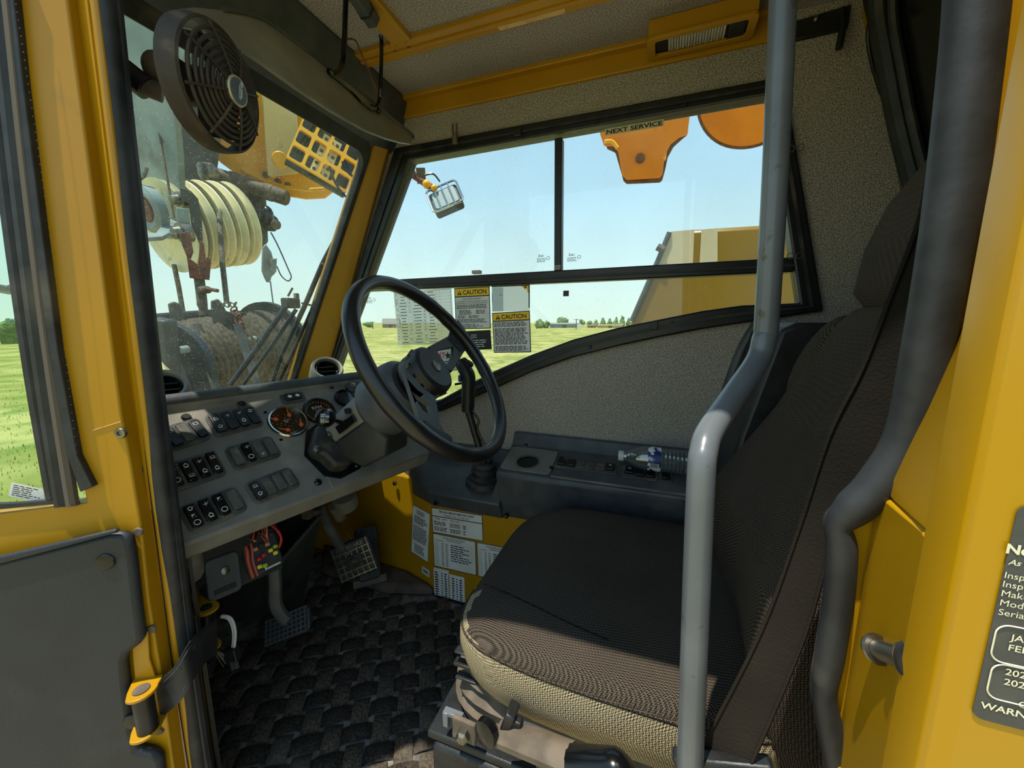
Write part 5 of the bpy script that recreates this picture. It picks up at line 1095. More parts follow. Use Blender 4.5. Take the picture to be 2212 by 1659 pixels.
def film(name, colr, a):
    m = bpy.data.materials.new(name); m.use_nodes = True; t = m.node_tree; bs = t.nodes['Principled BSDF']; bs.inputs['Base Color'].default_value = lin(colr); bs.inputs['Roughness'].default_value = .7; bs.inputs['Alpha'].default_value = a; return m
M['film'] = film('faded_film', 'E8EBE0', .45)
o, f = label_on('load_chart', 'faded see-through chart of small boxed symbols on the side window behind the wheel', gl4((852, 629), (977, 624), (981, 741), (858, 748)), M['film'], 'chart')
k = B(); w_, h_ = f.w, f.h; put_frame(k, f, w_*.02, h_*.02, w_*.98, h_*.98, .0008, .0008)
for i in range(1, 17): put_rect(k, f, w_*.02, h_*(.02+.96*i/17)-.0002, w_*.98, h_*(.02+.96*i/17)+.0002, .0008)
for x in (.07, .24, .30, .50, .55, .74, .80): put_rect(k, f, w_*x-.0002, h_*.02, w_*x+.0002, h_*.98, .0008)
rr_ = random.Random(5)
for i in range(17):
    y = h_*(.035+.96*i/17)
    for x0, x1 in ((.09, .22), (.32, .48), (.57, .72)): L_ = (x1-x0)*(.5+.5*rr_.random()); c_ = (x0+x1)/2; put_rect(k, f, w_*(c_-L_/2), y+h_*.008, w_*(c_+L_/2), y+h_*.022, .0008)
    for x in (.045, .27, .525): 
        if rr_.random() < .7: put_rect(k, f, w_*x-.0015, y+h_*.004, w_*x+.0015, y+h_*(.02+.012*rr_.random()), .0008)
obj('print', k, mat('faded_ink', '6F756B', .7), o, smooth=0)
o, f = label_on('torn_label', 'remains of a torn label, black edge and yellow corner, above the lower caution label', gl4((1062, 617), (1144, 615), (1145, 671), (1064, 674)), M['film'], 'label')
w_, h_ = f.w, f.h; q = B(); put_rect(q, f, 0, h_*.955, w_, h_, .0008); put_rect(q, f, w_*.97, h_*.12, w_, h_, .0008); put_rect(q, f, 0, h_*.35, w_*.012, h_*.7, .0008); put_rect(q, f, w_*.2, h_*.63, w_*.27, h_*.65, .0008); obj('border', q, M['ink'], o, smooth=0)
q = B(); q.add([f.p(w_*x, h_*y, .0009) for x, y in ((.78, .955), (.82, .90), (.86, .87), (.88, .80), (.92, .86), (.94, .72), (.97, .68), (.97, .955))], [tuple(range(8))]); obj('yellow_corner', q, M['label_yellow'], o, smooth=0)
q = B(); put_text(q, f, 'M', w_*.86, h_*.86, h_*.09, z=.0013, bold=.02); obj('lettering', q, M['ink'], o, smooth=0)
q = B(); q.add([f.p(w_*x, h_*y, .0006) for x, y in ((.0, .0), (.30, .0), (.31, .93), (.0, .93))], [(0, 1, 2, 3)]); obj('film_remnant', q, film('bluish_film', 'B9CBD2', .7), o, smooth=0)
o, f = label_on('instruction_label', 'black label with white print on the side window under the upper caution label', gl4((988, 716), (1060, 713), (1062, 754), (990, 758)), M['ink'])
k = B(); put_text(k, f, 'OO', f.w*.42, f.h*.62, f.h*.2, f.w*.16, z=.0008); small_print(k, f, f.w*.3, f.h*.12, f.w*.95, f.h*.55, 4, .4, .3, .0008, word=.012); obj('print', k, M['white_ink'], o, smooth=0)
o, f = label_on('dealer_label', 'white label with red lettering and a black star, seen through the wheel spoke', gl4((922, 757), (984, 753), (986, 800), (924, 804)), M['white'])
k = B(); put_text(k, f, 'ST', f.w*.435, f.h*.60, f.h*.26, f.w*.23, z=.0008, bold=.02, shear=.2); put_text(k, f, 'R', f.w*.825, f.h*.60, f.h*.26, f.w*.13, z=.0008, bold=.02, shear=.2); obj('red_lettering', k, M['red_ink'], o, smooth=0)
k = B(); star = []; 
for i in range(10): a_ = math.radians(90+36*i); r_ = (.20 if i % 2 == 0 else .085)*f.h; star.append(f.p(f.w*.745+r_*math.cos(a_), f.h*.70+r_*math.sin(a_), .001))
k.add(star+[f.p(f.w*.73, f.h*.70, .001)], [(i, (i+1) % 10, 10) for i in range(10)]); small_print(k, f, f.w*.45, f.h*.25, f.w*.9, f.h*.5, 2, .4, .2, .0008); put_frame(k, f, 0, 0, f.w, f.h, .0012, .0007); obj('star_and_print', k, M['ink'], o, smooth=0)
o, f = label_on('service_strip', 'narrow cream strip reading NEXT SERVICE at the top of the side window', gl4((1306, 279), (1433, 258), (1434, 272), (1307, 294)), mat('cream_strip', 'D8CDA8', .6))
k = B(); put_text(k, f, 'NEXT SERVICE', f.w*.03, f.h*.2, f.h*.62, f.w*.95, z=.0008, bold=.025); obj('lettering', k, M['ink'], o, smooth=0)
# charts on the kick panel
KY = .1165
def kq(*c): return [ony(x, y, KY) for x, y in c]
def framed(o, f, t=.0016): k = B(); put_frame(k, f, 0, 0, f.w, f.h, t, .0008); obj('border', k, M['ink'], o, smooth=0)
o, f = label_on('tire_chart', 'white tire and rim information chart, topmost on the yellow kick panel', kq((933, 1095), (1043, 1114), (1043, 1168), (934, 1150)), M['white'], 'chart', r=.003)
framed(o, f); k = B(); w_, h_ = f.w, f.h; put_rect(k, f, 0, h_*.66, w_, h_*.69, .0008); put_text(k, f, 'TIRE AND RIM INFORMATION CHART', w_*.5, h_*.84, h_*.085, w_*.70, z=.0009, bold=.02, center=True); put_text(k, f, 'REFERENCE REF. NO. PART NO.', w_*.5, h_*.72, h_*.07, w_*.5, z=.0009, center=True)
put_text(k, f, 'TIRES   RIMS', w_*.06, h_*.55, h_*.07, w_*.25, z=.0009); put_text(k, f, 'INFLATION', w_*.38, h_*.55, h_*.07, w_*.17, z=.0009)
for y0 in (.32, .10): small_print(k, f, w_*.04, h_*y0, w_*.30, h_*(y0+.17), 3, .5, .1, .0009, word=.012); small_print(k, f, w_*.36, h_*y0, w_*.58, h_*(y0+.17), 3, .5, .1, .0009, word=.006); small_print(k, f, w_*.62, h_*y0, w_*.68, h_*(y0+.17), 3, .5, .2, .0009)
obj('print', k, M['ink'], o, smooth=0)
def comp(label, cs):
    o, f = label_on('component_chart', label, kq(*cs), M['white'], 'chart', r=.003); framed(o, f); k = B(); w_, h_ = f.w, f.h
    put_text(k, f, 'POWER PANEL COMPONENT', w_*.5, h_*.90, h_*.045, w_*.52, z=.0009, center=True); put_text(k, f, 'IDENTIFICATION', w_*.5, h_*.84, h_*.04, w_*.32, z=.0009, center=True); put_text(k, f, 'COMPONENTS', w_*.05, h_*.80, h_*.03, w_*.2, z=.0009)
    for i in range(11):
        y = h_*(.06+.065*i); put_frame(k, f, w_*.05, y, w_*.12, y+h_*.05, .0003, .0009); small_print(k, f, w_*.20, y, w_*.26, y+h_*.05, 2, .5, .3, .0009, word=.004); small_print(k, f, w_*.30, y, w_*.36, y+h_*.05, 2, .5, .3, .0009, word=.004)
        if i > 2: small_print(k, f, w_*.42, y+h_*.01, w_*.92, y+h_*.045, 1, .8, .5, .0009, word=.010)
    obj('print', k, M['ink'], o, smooth=0)
comp('white power panel component chart shown whole in the middle of the yellow kick panel', ((935, 1151), (1028, 1170), (1029, 1243), (938, 1222)))
comp('white power panel component chart on the kick panel half hidden by the seat cushion', ((1031, 1171), (1115, 1187), (1116, 1262), (1032, 1244)))
o, f = label_on('fuse_chart', 'white two-column number chart, lowest on the yellow kick panel', kq((936, 1225), (1003, 1241), (1005, 1303), (939, 1285)), M['white'], 'chart'); k = B(); w_, h_ = f.w, f.h
for i in range(10):
    y = h_*(.06+.085*i)
    for x0, x1 in ((.04, .16), (.26, .30), (.36, .44), (.60, .68), (.74, .78), (.84, .93)):
        if x0 < .5 or i < 9: put_rect(k, f, w_*x0, y, w_*(x0+(x1-x0)*(.6+.4*rr_.random())), y+h_*.045, .0008)
obj('print', k, M['ink'], o, smooth=0)
q = B(); put_rect(q, f, w_*.485, .0, w_*.515, h_*.86, .0009); put_rect(q, f, w_*.5, h_*.90, w_, h_, .0009); obj('gap_strip', q, M['yellow'], o, smooth=0)
BN = V((.035, .127, 0)).normalized(); BP = V((.555, .115, 0))+BN*.0015
def bq(*c): return [onp(x, y, BP, BN) for x, y in c]
o, f = label_on('notice_label', 'tall grey notice with fine print on the slanted end of the kick panel', bq((888, 1086), (926, 1110), (928, 1216), (892, 1195)), M['label_grey'], r=.003); framed(o, f, .0014); k = B(); w_, h_ = f.w, f.h
small_print(k, f, w_*.25, h_*.86, w_*.75, h_*.95, 4, .5, .2, .0009, word=.008); small_print(k, f, w_*.12, h_*.66, w_*.9, h_*.82, 6, .5, .3, .0009, word=.012); small_print(k, f, w_*.08, h_*.30, w_*.92, h_*.62, 12, .5, .15, .0009, word=.008); small_print(k, f, w_*.2, h_*.06, w_*.8, h_*.24, 6, .5, .2, .0009, word=.006); obj('print', k, M['ink'], o, smooth=0)
o, f = label_on('number_tag', 'tiny white number tag below the notice on the slanted kick panel', bq((911, 1221), (928, 1233), (928, 1248), (912, 1237)), M['white']); k = B(); put_text(k, f, '090803', f.w*.15, f.h*.3, f.h*.4, f.w*.7, z=.0008, bold=.02); obj('lettering', k, M['ink'], o, smooth=0)
# inspection decal on the outer skin
OY = .8025
bl0 = ony(2097, 1547, OY); tl0 = ony(2163, 1084, OY); f = Face(bl0, (-1, 0, 0), (0, 0, 1)); hh = tl0.z-bl0.z; ww = .075
dec = thing('inspection_decal', 'grey inspection decal with cream lettering on the yellow outer skin at the right edge', 'decal', f.p(ww/2, 0))
q = B(); q.prism([f.p(ww/2+x, hh/2+y, 0) for x, y in rrect(ww, hh, .004)], f.n*.0003); obj('field', q, mat('decal_grey', '4D4D4B', .5, hex2='454544', scale=60), dec, smooth=0)
k = B()
def dt(t, px, py, hpx, bold=.0, shear=0.0, sc=1.0):
    p = ony(px, py, OY)-bl0; d = (ony(px, py-hpx, OY)-ony(px, py, OY)).z
    vs_, fs = text_mesh(t, bold, shear); s_ = d/.70
    k.add([f.p(p.dot(f.a)+(v[0]-min(q[0] for q in vs_))*s_*sc, p.dot(f.b)+v[1]*s_, .0006) for v in vs_], fs)
dt('Next', 2170, 1192, 20, .035); dt('As required', 2174, 1217, 12, .01, .25); 
for t, x, y in (('Inspect', 2167, 1246), ('Inspect', 2163, 1265), ('Make', 2160, 1285), ('Model', 2157, 1305), ('Serial', 2153, 1325)): dt(t, x, y, 13.5)
for t, x, y in (('JAN', 2178, 1380), ('FEB', 2175, 1402), ('2023', 2168, 1454), ('2024', 2165, 1475)): dt(t, x, y, 13.5, .01, sc=1.05)
dt('C', 2196, 1524, 14, .01); dt('WARNING:', 2114, 1525, 13.5, .02, sc=1.08)
obj('lettering', k, M['cream_ink'], dec, smooth=0)
for ya, yb, xl in ((1342, 1424, 2140), (1425, 1503, 2131)):
    p0 = ony(xl+4, (ya+yb)/2, OY)-bl0; za = ony(xl, ya, OY).z-bl0.z; zb_ = ony(xl, yb, OY).z-bl0.z; q = B(); x0 = p0.dot(f.a); W_ = .06
    pts = [f.p(x0+W_/2+x, (za+zb_)/2+y, .0006) for x, y in rrect(W_, za-zb_, .004, 6)]; q.tube(pts, .00032, 4, closed=True); obj('box_outline', q, M['cream_ink'], dec, smooth=0)
# door striker pin on the jamb
a = ony(1978, 1432, .772); e = ony(1888, 1400, .752); ax_ = (e-a).normalized(); L_ = (e-a).length
pin = thing('striker_pin', 'steel door striker pin with washers sticking out of the yellow jamb', 'striker', a-V((0, 0, .008)))
obj('pin', B().lathe([(.0052, 0), (.0052, L_*.86), (.0050, L_*.87), (.0076, L_*.87), (.0080, L_*.93), (.0072, L_)], a, ax_, 20), M['steel'], pin)
obj('washer', B().lathe([(.0098, -.001), (.0098, .0012)], a, ax_, 24), M['rubber'], pin); obj('washer', B().lathe([(.0088, .0012), (.0088, .0026)], a, ax_, 24), M['yellow'], pin); obj('washer', B().lathe([(.0084, .0026), (.0084, .0042), (.0065, .0062)], a, ax_, 24), M['steel'], pin)
obj('cotter', B().tube([a-ax_*.001+V((-.004, .0, -.004)), a+V((-.012, .012, -.014))], .0012, 6), M['grey_d'], pin)
# ================================================================== OUTSIDE
GZ = -1.45
M['field'] = mat('dry_grass_field', '8C8C4C', .95, hex2='B4AA70', scale=.35, mix=(.42, .60), bump=.8, bscale=3, spec=.0, dirt='7A8646', dscale=.9, dmix=(.5, .66))
g = B(); 
def hgt(x, y): return GZ+.03*math.sin(x*.7+y*.2)*math.cos(y*.55)*min(1, (abs(x)+abs(y))/6)
xs = [-900, -400, -200, -90, -40]+[-24+2*i for i in range(31)]+[50, 90, 200, 400, 900]; ys = [-900, -400, -200, -90, -40]+[-24+2*i for i in range(25)]+[40, 90, 200, 400, 900]
g.grid([[V((x, y, hgt(x, y) if max(abs(x), abs(y)) < 40 else GZ)) for y in ys] for x in xs]); gr_ = obj('ground', g, M['field']); gr_['kind'] = 'structure'
pad = B(); pad.add([V((5.2*math.cos(2*math.pi*i/40)*(1+.06*math.sin(i*1.7)), 1.0+5.2*math.sin(2*math.pi*i/40)*(1+.06*math.sin(i*2.3)), GZ+.045)) for i in range(40)]+[V((0, 1, GZ+.05))], [(i, (i+1) % 40, 40) for i in range(40)])
pd_ = obj('ground_lot', pad, mat('dry_dirt_lot', 'B5A688', .95, hex2='A39476', scale=2, bump=.5, bscale=30, spec=0)); pd_['kind'] = 'structure'
# grass tufts, uncounted
tf = B(); rg = random.Random(11)
for i in range(42000):
    d = 3.5+26*rg.random()**1.6; az = math.radians(rg.uniform(-75, 70)); x, y = d*math.sin(-az+math.radians(15)), 1-d*math.cos(az)
    if i % 5 == 0: x, y = rg.uniform(4, 14), rg.uniform(.9, 10)
    if x*x+(y-1)**2 < 26: continue
    h = rg.uniform(.03, .09); a = rg.random()*6.28; w_ = .005+.009*rg.random(); z = hgt(x, y)-.01; dx, dy = math.cos(a)*w_, math.sin(a)*w_
    tf.add([(x-dx, y-dy, z), (x+dx, y+dy, z), (x+dy*.5+dx*.3, y-dx*.5+dy*.3, z+h)], [(0, 1, 2)])
tag(obj('grass', tf, mat('grass_blades', '8A8C48', .9, hex2='B0A870', scale=1.5, spec=0), smooth=0), 'dry yellow-green grass tufts over the field outside', 'grass', kind='stuff')
M['leaf'] = mat('far_foliage', '5E7648', .9, hex2='7E9460', scale=.8, spec=0); M['leaf2'] = mat('dark_foliage', '3E5A2E', .9, hex2='587844', scale=2.5, spec=0); M['bark'] = mat('bark', '5A4A3A', .9)
def tree(label, px, base_t, hpx, wpx, kind=0, name='far_tree', group=None, seed=1):
    c = at(px, 700, base_t); c.z = GZ; s_ = base_t/FPX; h, w_ = hpx*s_, wpx*s_; rt = random.Random(seed); t = thing(name, label, 'tree', c, group)
    c2_ = c; b = B()
    for i in range(7 if kind == 0 else 10):
        if kind == 0: p = c2_+V((rt.uniform(-.35, .35)*w_, rt.uniform(-.35, .35)*w_, h*(.45+.4*rt.random()))); r = w_*.28*(.8+.5*rt.random())
        else: fz = i/9; p = c2_+V((rt.uniform(-.1, .1)*w_, rt.uniform(-.1, .1)*w_, h*(.22+.70*fz))); r = w_*.36*(1.05-fz*.75)
        k0 = len(b.v); b.ball(p, (r, r, r*.9), 9, 6)
        for j in range(k0, len(b.v)): b.v[j] += V((rt.uniform(-1, 1), rt.uniform(-1, 1), rt.uniform(-1, 1)))*r*.22
    obj('crown', b, M['leaf2'] if kind == 2 else M['leaf'], t, smooth=0); obj('trunk', B().tube([c2_-V((0, 0, .1)), c2_+V((0, 0, h*.55))], w_*.05, 6), M['bark'], t); return t
hx = 1400
for i, (px, hp, wp, k_) in enumerate([(1258, 14, 12, 0), (1273, 12, 12, 0), (1287, 15, 13, 1), (1302, 19, 16, 1), (1317, 18, 14, 1), (1330, 21, 15, 1), (1344, 24, 17, 1), (1358, 19, 15, 1), (1372, 20, 16, 0)]):
    tree(['leftmost', 'second from left', 'third from left', 'fourth from left', 'fifth from left', 'sixth from left', 'seventh and tallest', 'eighth from left', 'rightmost'][i]+' tree of the far row right of the caution labels', px, 190, hp, wp, k_, group='far row of trees', seed=i)
tree('round tree above the long low shed on the horizon', 1217, 200, 17, 22, 0, seed=21)
tree('bushy tree directly right of the lower caution label', 1170, 140, 14, 26, 0, seed=22)
tree('small far bush left of the grey barn on the horizon', 795, 160, 9, 16, 0, name='far_bush', seed=23)
tree('far tree seen between winch and wiper on the horizon', 572, 90, 16, 20, 0, seed=24)
tree('small far tree left of the winch lugs', 352, 90, 26, 20, 0, seed=25)
tree('dark green bush seen through the open door window', 22, 40, 52, 60, 2, name='bush', seed=26)
tree('pale green bush behind the dark one in the door window', 52, 70, 26, 50, 0, name='bush', seed=27)
def house(name, label, px0, px1, t_, hpx, roof, wallm, roofm, door=True):
    a, b__ = at(px0, 700, t_), at(px1, 700, t_); a.z = b__.z = GZ-.02; u = (b__-a); L_ = u.length; u.normalize(); nrm_ = V((-u.y, u.x, 0)); 
    if nrm_.dot(a-CAM) < 0: nrm_ = -nrm_
    s_ = t_/FPX; h = hpx*s_; D = L_*.3; t = thing(name, label, 'building', (a+b__)/2)
    obj('wall', B().prism([a, b__, b__+nrm_*D, a+nrm_*D], (0, 0, h)), wallm, t); Z = V((0, 0, 1))
    r = B(); o_ = L_*.03; pr__ = [a-u*o_-nrm_*o_+Z*h, a-u*o_+nrm_*D*.5+Z*(h+roof*s_), a-u*o_+nrm_*(D+o_)+Z*h]; r.prism(pr__, u*(L_+2*o_)); obj('roof', r, roofm, t)
    if door: q = B(); q.prism([a+u*L_*.4-nrm_*.05, a+u*L_*.55-nrm_*.05, a+u*L_*.55-nrm_*.05+Z*h*.75, a+u*L_*.4-nrm_*.05+Z*h*.75], nrm_*.04); obj('door', q, M['grey_d'], t)
    return t
M['shed'] = mat('shed_wall', '9A8A84', .8); M['shed2'] = mat('blue_shed_wall', '7E8C98', .8); M['roofm'] = mat('shed_roof', '8C8580', .7); M['rwall'] = mat('ruddy_wall', '8E6A5E', .8); M['tanb'] = mat('tan_wall', 'B5A07C', .8)
house('barn', 'grey gabled barn on the horizon left of the faded chart', 826, 862, 150, 8, 12, M['rwall'], M['roofm'])
house('shed', 'long low blue-grey shed on the horizon right of the lower caution label', 1190, 1252, 150, 8, 3, M['shed2'], M['roofm'])
house('trailer', 'small white trailer beside the far row of trees', 1247, 1258, 145, 6, 1, M['white'], M['white'], False)
house('storage_building', 'low tan building below the far trees beside the yellow counterweight', 1294, 1345, 145, 6, 1.5, M['tanb'], M['tanb'])
house('farmhouse', 'tiny red-brown farmhouse at the end of the far tree row', 1270, 1288, 148, 5, 2, M['rwall'], M['rwall'])
for i, px in enumerate((1245, 805, 1160)):
    c = at(px, 700, 125); c.z = GZ; u = thing('utility_pole', ['utility pole on the horizon above the long shed', 'utility pole on the horizon left of the barn', 'utility pole just right of the lower caution label'][i], 'pole', c)
    hh_ = (22, 16, 18)[i]*125/FPX; obj('pole', B().tube([c, c+V((0, 0, hh_))], .14, 6), M['bark'], u); obj('crossarm', B().box(c+V((0, 0, hh_*.9)), (2.0, .12, .12)), M['bark'], u)
# --------- crane parts in front of the windscreen
M['crane_grey'] = mat('blue_grey_paint', '8D9A9C', .5, hex2='7A888A', scale=5, dirt='5E5A50', dscale=6, dmix=(.55, .8)); M['crane_dark'] = mat('dark_crane_steel', '4A4C49', .6, hex2='3A3B39', scale=8, dirt='6E6250', dscale=9, dmix=(.55, .8))
M['crane_yellow'] = mat('crane_yellow', 'FFB624', .4, hex2='F8AC1C', scale=2, dirt='9A6420', dscale=7, dmix=(.62, .82)); M['nylon'] = mat('cream_nylon', 'EFE3BC', .5, hex2='E2D6AE', scale=8, dirt='7A7058', dscale=14, dmix=(.6, .85))
M['orange_p'] = mat('orange_paint', 'F08A10', .45, hex2='E07C0C', scale=3, dirt='8A4A18', dscale=9, dmix=(.66, .85)); M['rope'] = mat('steel_rope', '4C4438', .7, hex2='6A5E4C', scale=60); M['navy'] = mat('dark_navy_steel', '2C343E', .5, hex2='22282E', scale=10, dirt='5E5A50', dscale=10, dmix=(.6, .85))
def slabpx(pts, t, n, th, bm=None):
    c = at(sum(p[0] for p in pts)/len(pts), sum(p[1] for p in pts)/len(pts), t); n = V(n).normalized(); b = bm or B(); b.prism([onp(x, y, c, n) for x, y in pts], n*th); return b
VW = ray(450, 450).normalized(); VR = RT.copy(); NP = (-VW*.73-VR*.68).normalized()          # axis of the sheaves, towards the cab and left
SIDE = V((.25, -.97, 0)) if False else -NP
boom = thing('crane_boom', 'blue-grey crane boom end with round hub and brown pivot shaft, left in the windscreen', 'crane part', at(330, 512, 2.15))
obj('side_plate', slabpx([(200, -60), (420, 40), (372, 200), (384, 330), (392, 465), (352, 490), (338, 512), (300, 514), (230, 470)], 2.05, -NP, .03), M['crane_grey'], boom, bev=.004)
obj('inner_plate', slabpx([(370, 60), (470, 60), (470, 280), (455, 400), (400, 420), (384, 470), (372, 300)], 2.35, -NP, .03), M['crane_dark'], boom, bev=.004)
hc = at(325, 452, 2.02); obj('hub', B().lathe([(.115, -.02), (.115, .02), (.095, .035), (.06, .02), (.001, .02)], hc, NP, 28), M['crane_grey'], boom)
obj('hub_core', B().lathe([(.07, .0), (.06, .03), (.001, .03)], hc, NP, 20), M['rust'], boom)
obj('folded_flange', slabpx([(300, 512), (338, 512), (392, 440), (388, 500), (352, 520), (318, 522)], 1.98, (-.3, .2, .8), .02), M['crane_grey'], boom, bev=.003)
q = B(); q.tube(smoothpath([at(285, 388, 1.95), at(300, 388, 1.95), at(312, 378, 1.95), at(317, 362, 1.95)], 5), .008, 8); obj('handle', q, M['steel'], boom)
for i, (p0, p1) in enumerate((((330, 205), (376, 470)), ((345, 215), (470, 330)), ((360, 220), (440, 300)))): obj('hose', B().tube([at(*p0, 1.98), at(*p1, 2.0)], .006, 6), M['crane_dark'] if i else M['dust'], boom)
obj('top_cap', B().tube(smoothpath([at(252, 132, 2.0), at(262, 118, 2.0), at(285, 115, 2.0), at(296, 125, 2.0)], 5), .018, 8), M['nylon'], boom)
sheaves = []
shv = thing('sheave_block', 'block of cream nylon rope sheaves hanging below the boom head', 'sheave block', at(415, 588, 2.25))
R_ = .25
for i in range(5):
    c = at(372, 490, 2.2)-NP*(.082*i)
    s_ = obj('sheave', B().lathe([(R_*.28, -.026), (R_*.78, -.014), (R_*.86, -.026), (R_, -.026), (R_*.99, -.020), (R_*.84, .0), (R_*.99, .020), (R_, .026), (R_*.86, .026), (R_*.78, .014), (R_*.28, .026)], c, NP, 44), M['nylon'], shv)
    sub('hub', B().lathe([(R_*.25, -.038), (R_*.25, .038)], c, NP, 20), M['crane_grey'], s_)
obj('axle', B().tube([at(372, 490, 2.2)+NP*.07, at(372, 490, 2.2)-NP*.44], .03, 14), M['steel'], shv)
ws_ = thing('wedge_socket', 'rusty wedge rope socket with pins and frayed rope tail in front of the sheaves', 'rope socket', at(436, 715, 1.95))
obj('link_plate', slabpx([(388, 405), (412, 412), (428, 430), (436, 470), (438, 520), (430, 525), (420, 500), (414, 490), (408, 440), (392, 432)], 1.95, -ray(420, 460), .03), M['crane_dark'], ws_, bev=.003)
obj('link_plate', slabpx([(380, 448), (408, 452), (412, 500), (384, 494)], 1.93, -ray(400, 470), .03), M['crane_grey'], ws_, bev=.003)
for px, py, r in ((390, 432, .032), (394, 503, .04)):
    c = at(px, py, 1.92); obj('pin', B().lathe([(r*1.2, -.03), (r*1.2, .01), (r*.8, .012), (r*.7, .04), (r*.3, .045)], c, NP, 18), M['steel'], ws_)
obj('socket_fork', slabpx([(388, 505), (410, 500), (418, 545), (412, 560), (428, 572), (432, 520), (440, 525), (444, 556), (456, 560), (452, 605), (450, 604), (410, 600), (404, 555), (394, 530)], 1.93, -ray(425, 560), .05), M['rust'], ws_, bev=.006)
obj('rope_tail', B().tube(smoothpath([at(430, 600, 1.95), at(434, 630, 1.95), at(437, 660, 1.95), at(437, 682, 1.95)], 4), [.022]*9+[.015]*4, 10), M['rope'], ws_)
obj('rope_clamp', B().box(at(442, 626, 1.93), (.05, .045, .035)), M['dust'], ws_, bev=.012); obj('clamp_bolt', B().tube([at(448, 624, 1.92), at(470, 628, 1.90)], .009, 8), M['rust'], ws_)
fy = B(); rf = random.Random(9)
for i in range(22): x = rf.uniform(-16, 16); fy.tube([at(437+x*.2, 668, 1.95), at(437+x*.6, 690, 1.95), at(436+x, 708+rf.uniform(0, 12), 1.95)], .0022, 4)
obj('frayed_strands', fy, M['rope'], ws_, kind='stuff')
for i, (pts, t_) in enumerate(((((376, 572), (386, 620), (396, 678)), 2.25), (((470, 410), (474, 470), (480, 565), (490, 655)), 2.05), (((432, 600), (440, 640), (446, 690)), 2.1))):
    o = obj('hoist_rope', B().tube([at(x, y, t_+(.40 if i == 1 and k_ == 0 else .12 if i == 1 and k_ == 1 else 0)) for k_, (x, y) in enumerate(pts)], .0125, 8), M['rope']); tag(o, ['dark hoist rope hanging left of the rope socket', 'long dark hoist rope in front of the sheaves', 'short hoist rope behind the rope socket'][i], 'rope')
ybm = thing('yellow_boom_section', 'orange-yellow curved boom section with cream plate and grid guard, upper middle of the windscreen', 'crane part', at(640, 425, 2.8))
obj('nose_plate', slabpx([(380, 60), (760, 130), (792, 330), (730, 380), (726, 392), (718, 412), (700, 426), (660, 428), (610, 420), (560, 402), (520, 380), (480, 350), (450, 320), (430, 290)], 2.75, -ray(600, 300), .10), M['crane_yellow'], ybm, bev=.01)
rib = [(452, 310), (482, 340), (522, 368), (562, 388), (612, 403), (662, 410), (700, 408)]
obj('nose_rib', B().tube([at(x, y, 2.62) for x, y in rib], .012, 8), M['crane_yellow'], ybm)
for px, py in ((518, 345), (547, 368), (574, 378), (600, 392), (622, 400)): obj('plug', B().lathe([(.022, -.01), (.022, .03), (.012, .034)], at(px, py, 2.68), -ray(px, py), 10), M['dust'], ybm)
obj('cream_plate', slabpx([(566, 190), (638, 222), (646, 300), (650, 368), (642, 374), (586, 382), (578, 378), (572, 300)], 2.60, -ray(605, 300), .04), mat('cream_paint', 'F4D8A0', .5, hex2='E8CC94', scale=4, dirt='8A6A3A', dscale=12, dmix=(.64, .85)), ybm, bev=.006)
obj('boss', B().lathe([(.05, 0), (.05, .045), (.045, .05), (.001, .05)], at(606, 345, 2.55), -ray(640, 345), 24), M['crane_yellow'], ybm)
fp = at(712, 315, 2.45); gf = Face(fp, (onp(772, 335, fp, -ray(712, 315))-onp(660, 262, fp, -ray(712, 315))), UP); q = B()
gridp = ybm
w_, h_ = .36, .44
outer = [gf.p(-w_/2, -h_/2), gf.p(w_/2, -h_/2), gf.p(w_/2, h_/2), gf.p(-w_/2, h_/2)]; holes = []
for i in range(4):
    for j in range(4):
        cx_, cy_ = -w_/2+w_*(i+.5)/4, -h_/2+h_*(j+.5)/4; holes.append([gf.p(cx_+a_, cy_+b__) for a_, b__ in rrect(w_/4*.80, h_/4*.78, .012, 2)])
obj('guard_plate', B().holed(outer, holes, gf.n*-.02), M['crane_yellow'], gridp)
q = B(); put_slab(q, gf, -w_/2, -h_/2, w_/2, h_/2, -.10, -.07); obj('machinery', q, M['navy'], gridp)
q = B(); put_slab(q, gf, -.05, -h_*.45, .06, h_*.2, -.06, -.05); obj('perforated_plate', q, M['nylon'], gridp)
q = B()
for i in range(3):
    for j in range(6): q.lathe([(.011, 0), (.011, .004)], gf.p(-.03+.035*i, -h_*.38+.045*j, -.05), gf.n, 10)
obj('perforations', q, M['dust'], gridp, kind='stuff')
for i in range(3): obj('cable', B().tube([gf.p(-.16+.02*i, -h_*.3, -.045), gf.p(-.10+.02*i, h_*.4, -.045)], .006, 6), M['gloss'], gridp)
bt_ = ybm
obj('tip_bracket', slabpx([(730, 345), (790, 340), (800, 400), (782, 405), (768, 402), (760, 385), (735, 372)], 3.2, -ray(760, 380), .06), M['crane_yellow'], bt_, bev=.008); obj('eye', B().lathe([(.035, 0), (.035, .03), (.012, .03)], at(768, 395, 3.15), -ray(768, 395), 16), M['orange_p'], bt_)
for i, pts in enumerate((((712, 360), (722, 390), (740, 418), (758, 432)), ((740, 350), (752, 372), (775, 390)))):
    tag(obj('boom_cable', B().tube(smoothpath([at(x, y, 2.4) for x, y in pts], 6), .008, 8), M['gloss']), ['long black cable curving under the yellow grid guard', 'short black cable by the small yellow bracket'][i], 'cable')
pt = boom
A_, E_ = at(432, 366, 2.45), at(618, 428, 2.55); d_ = (E_-A_).normalized(); L_ = (E_-A_).length
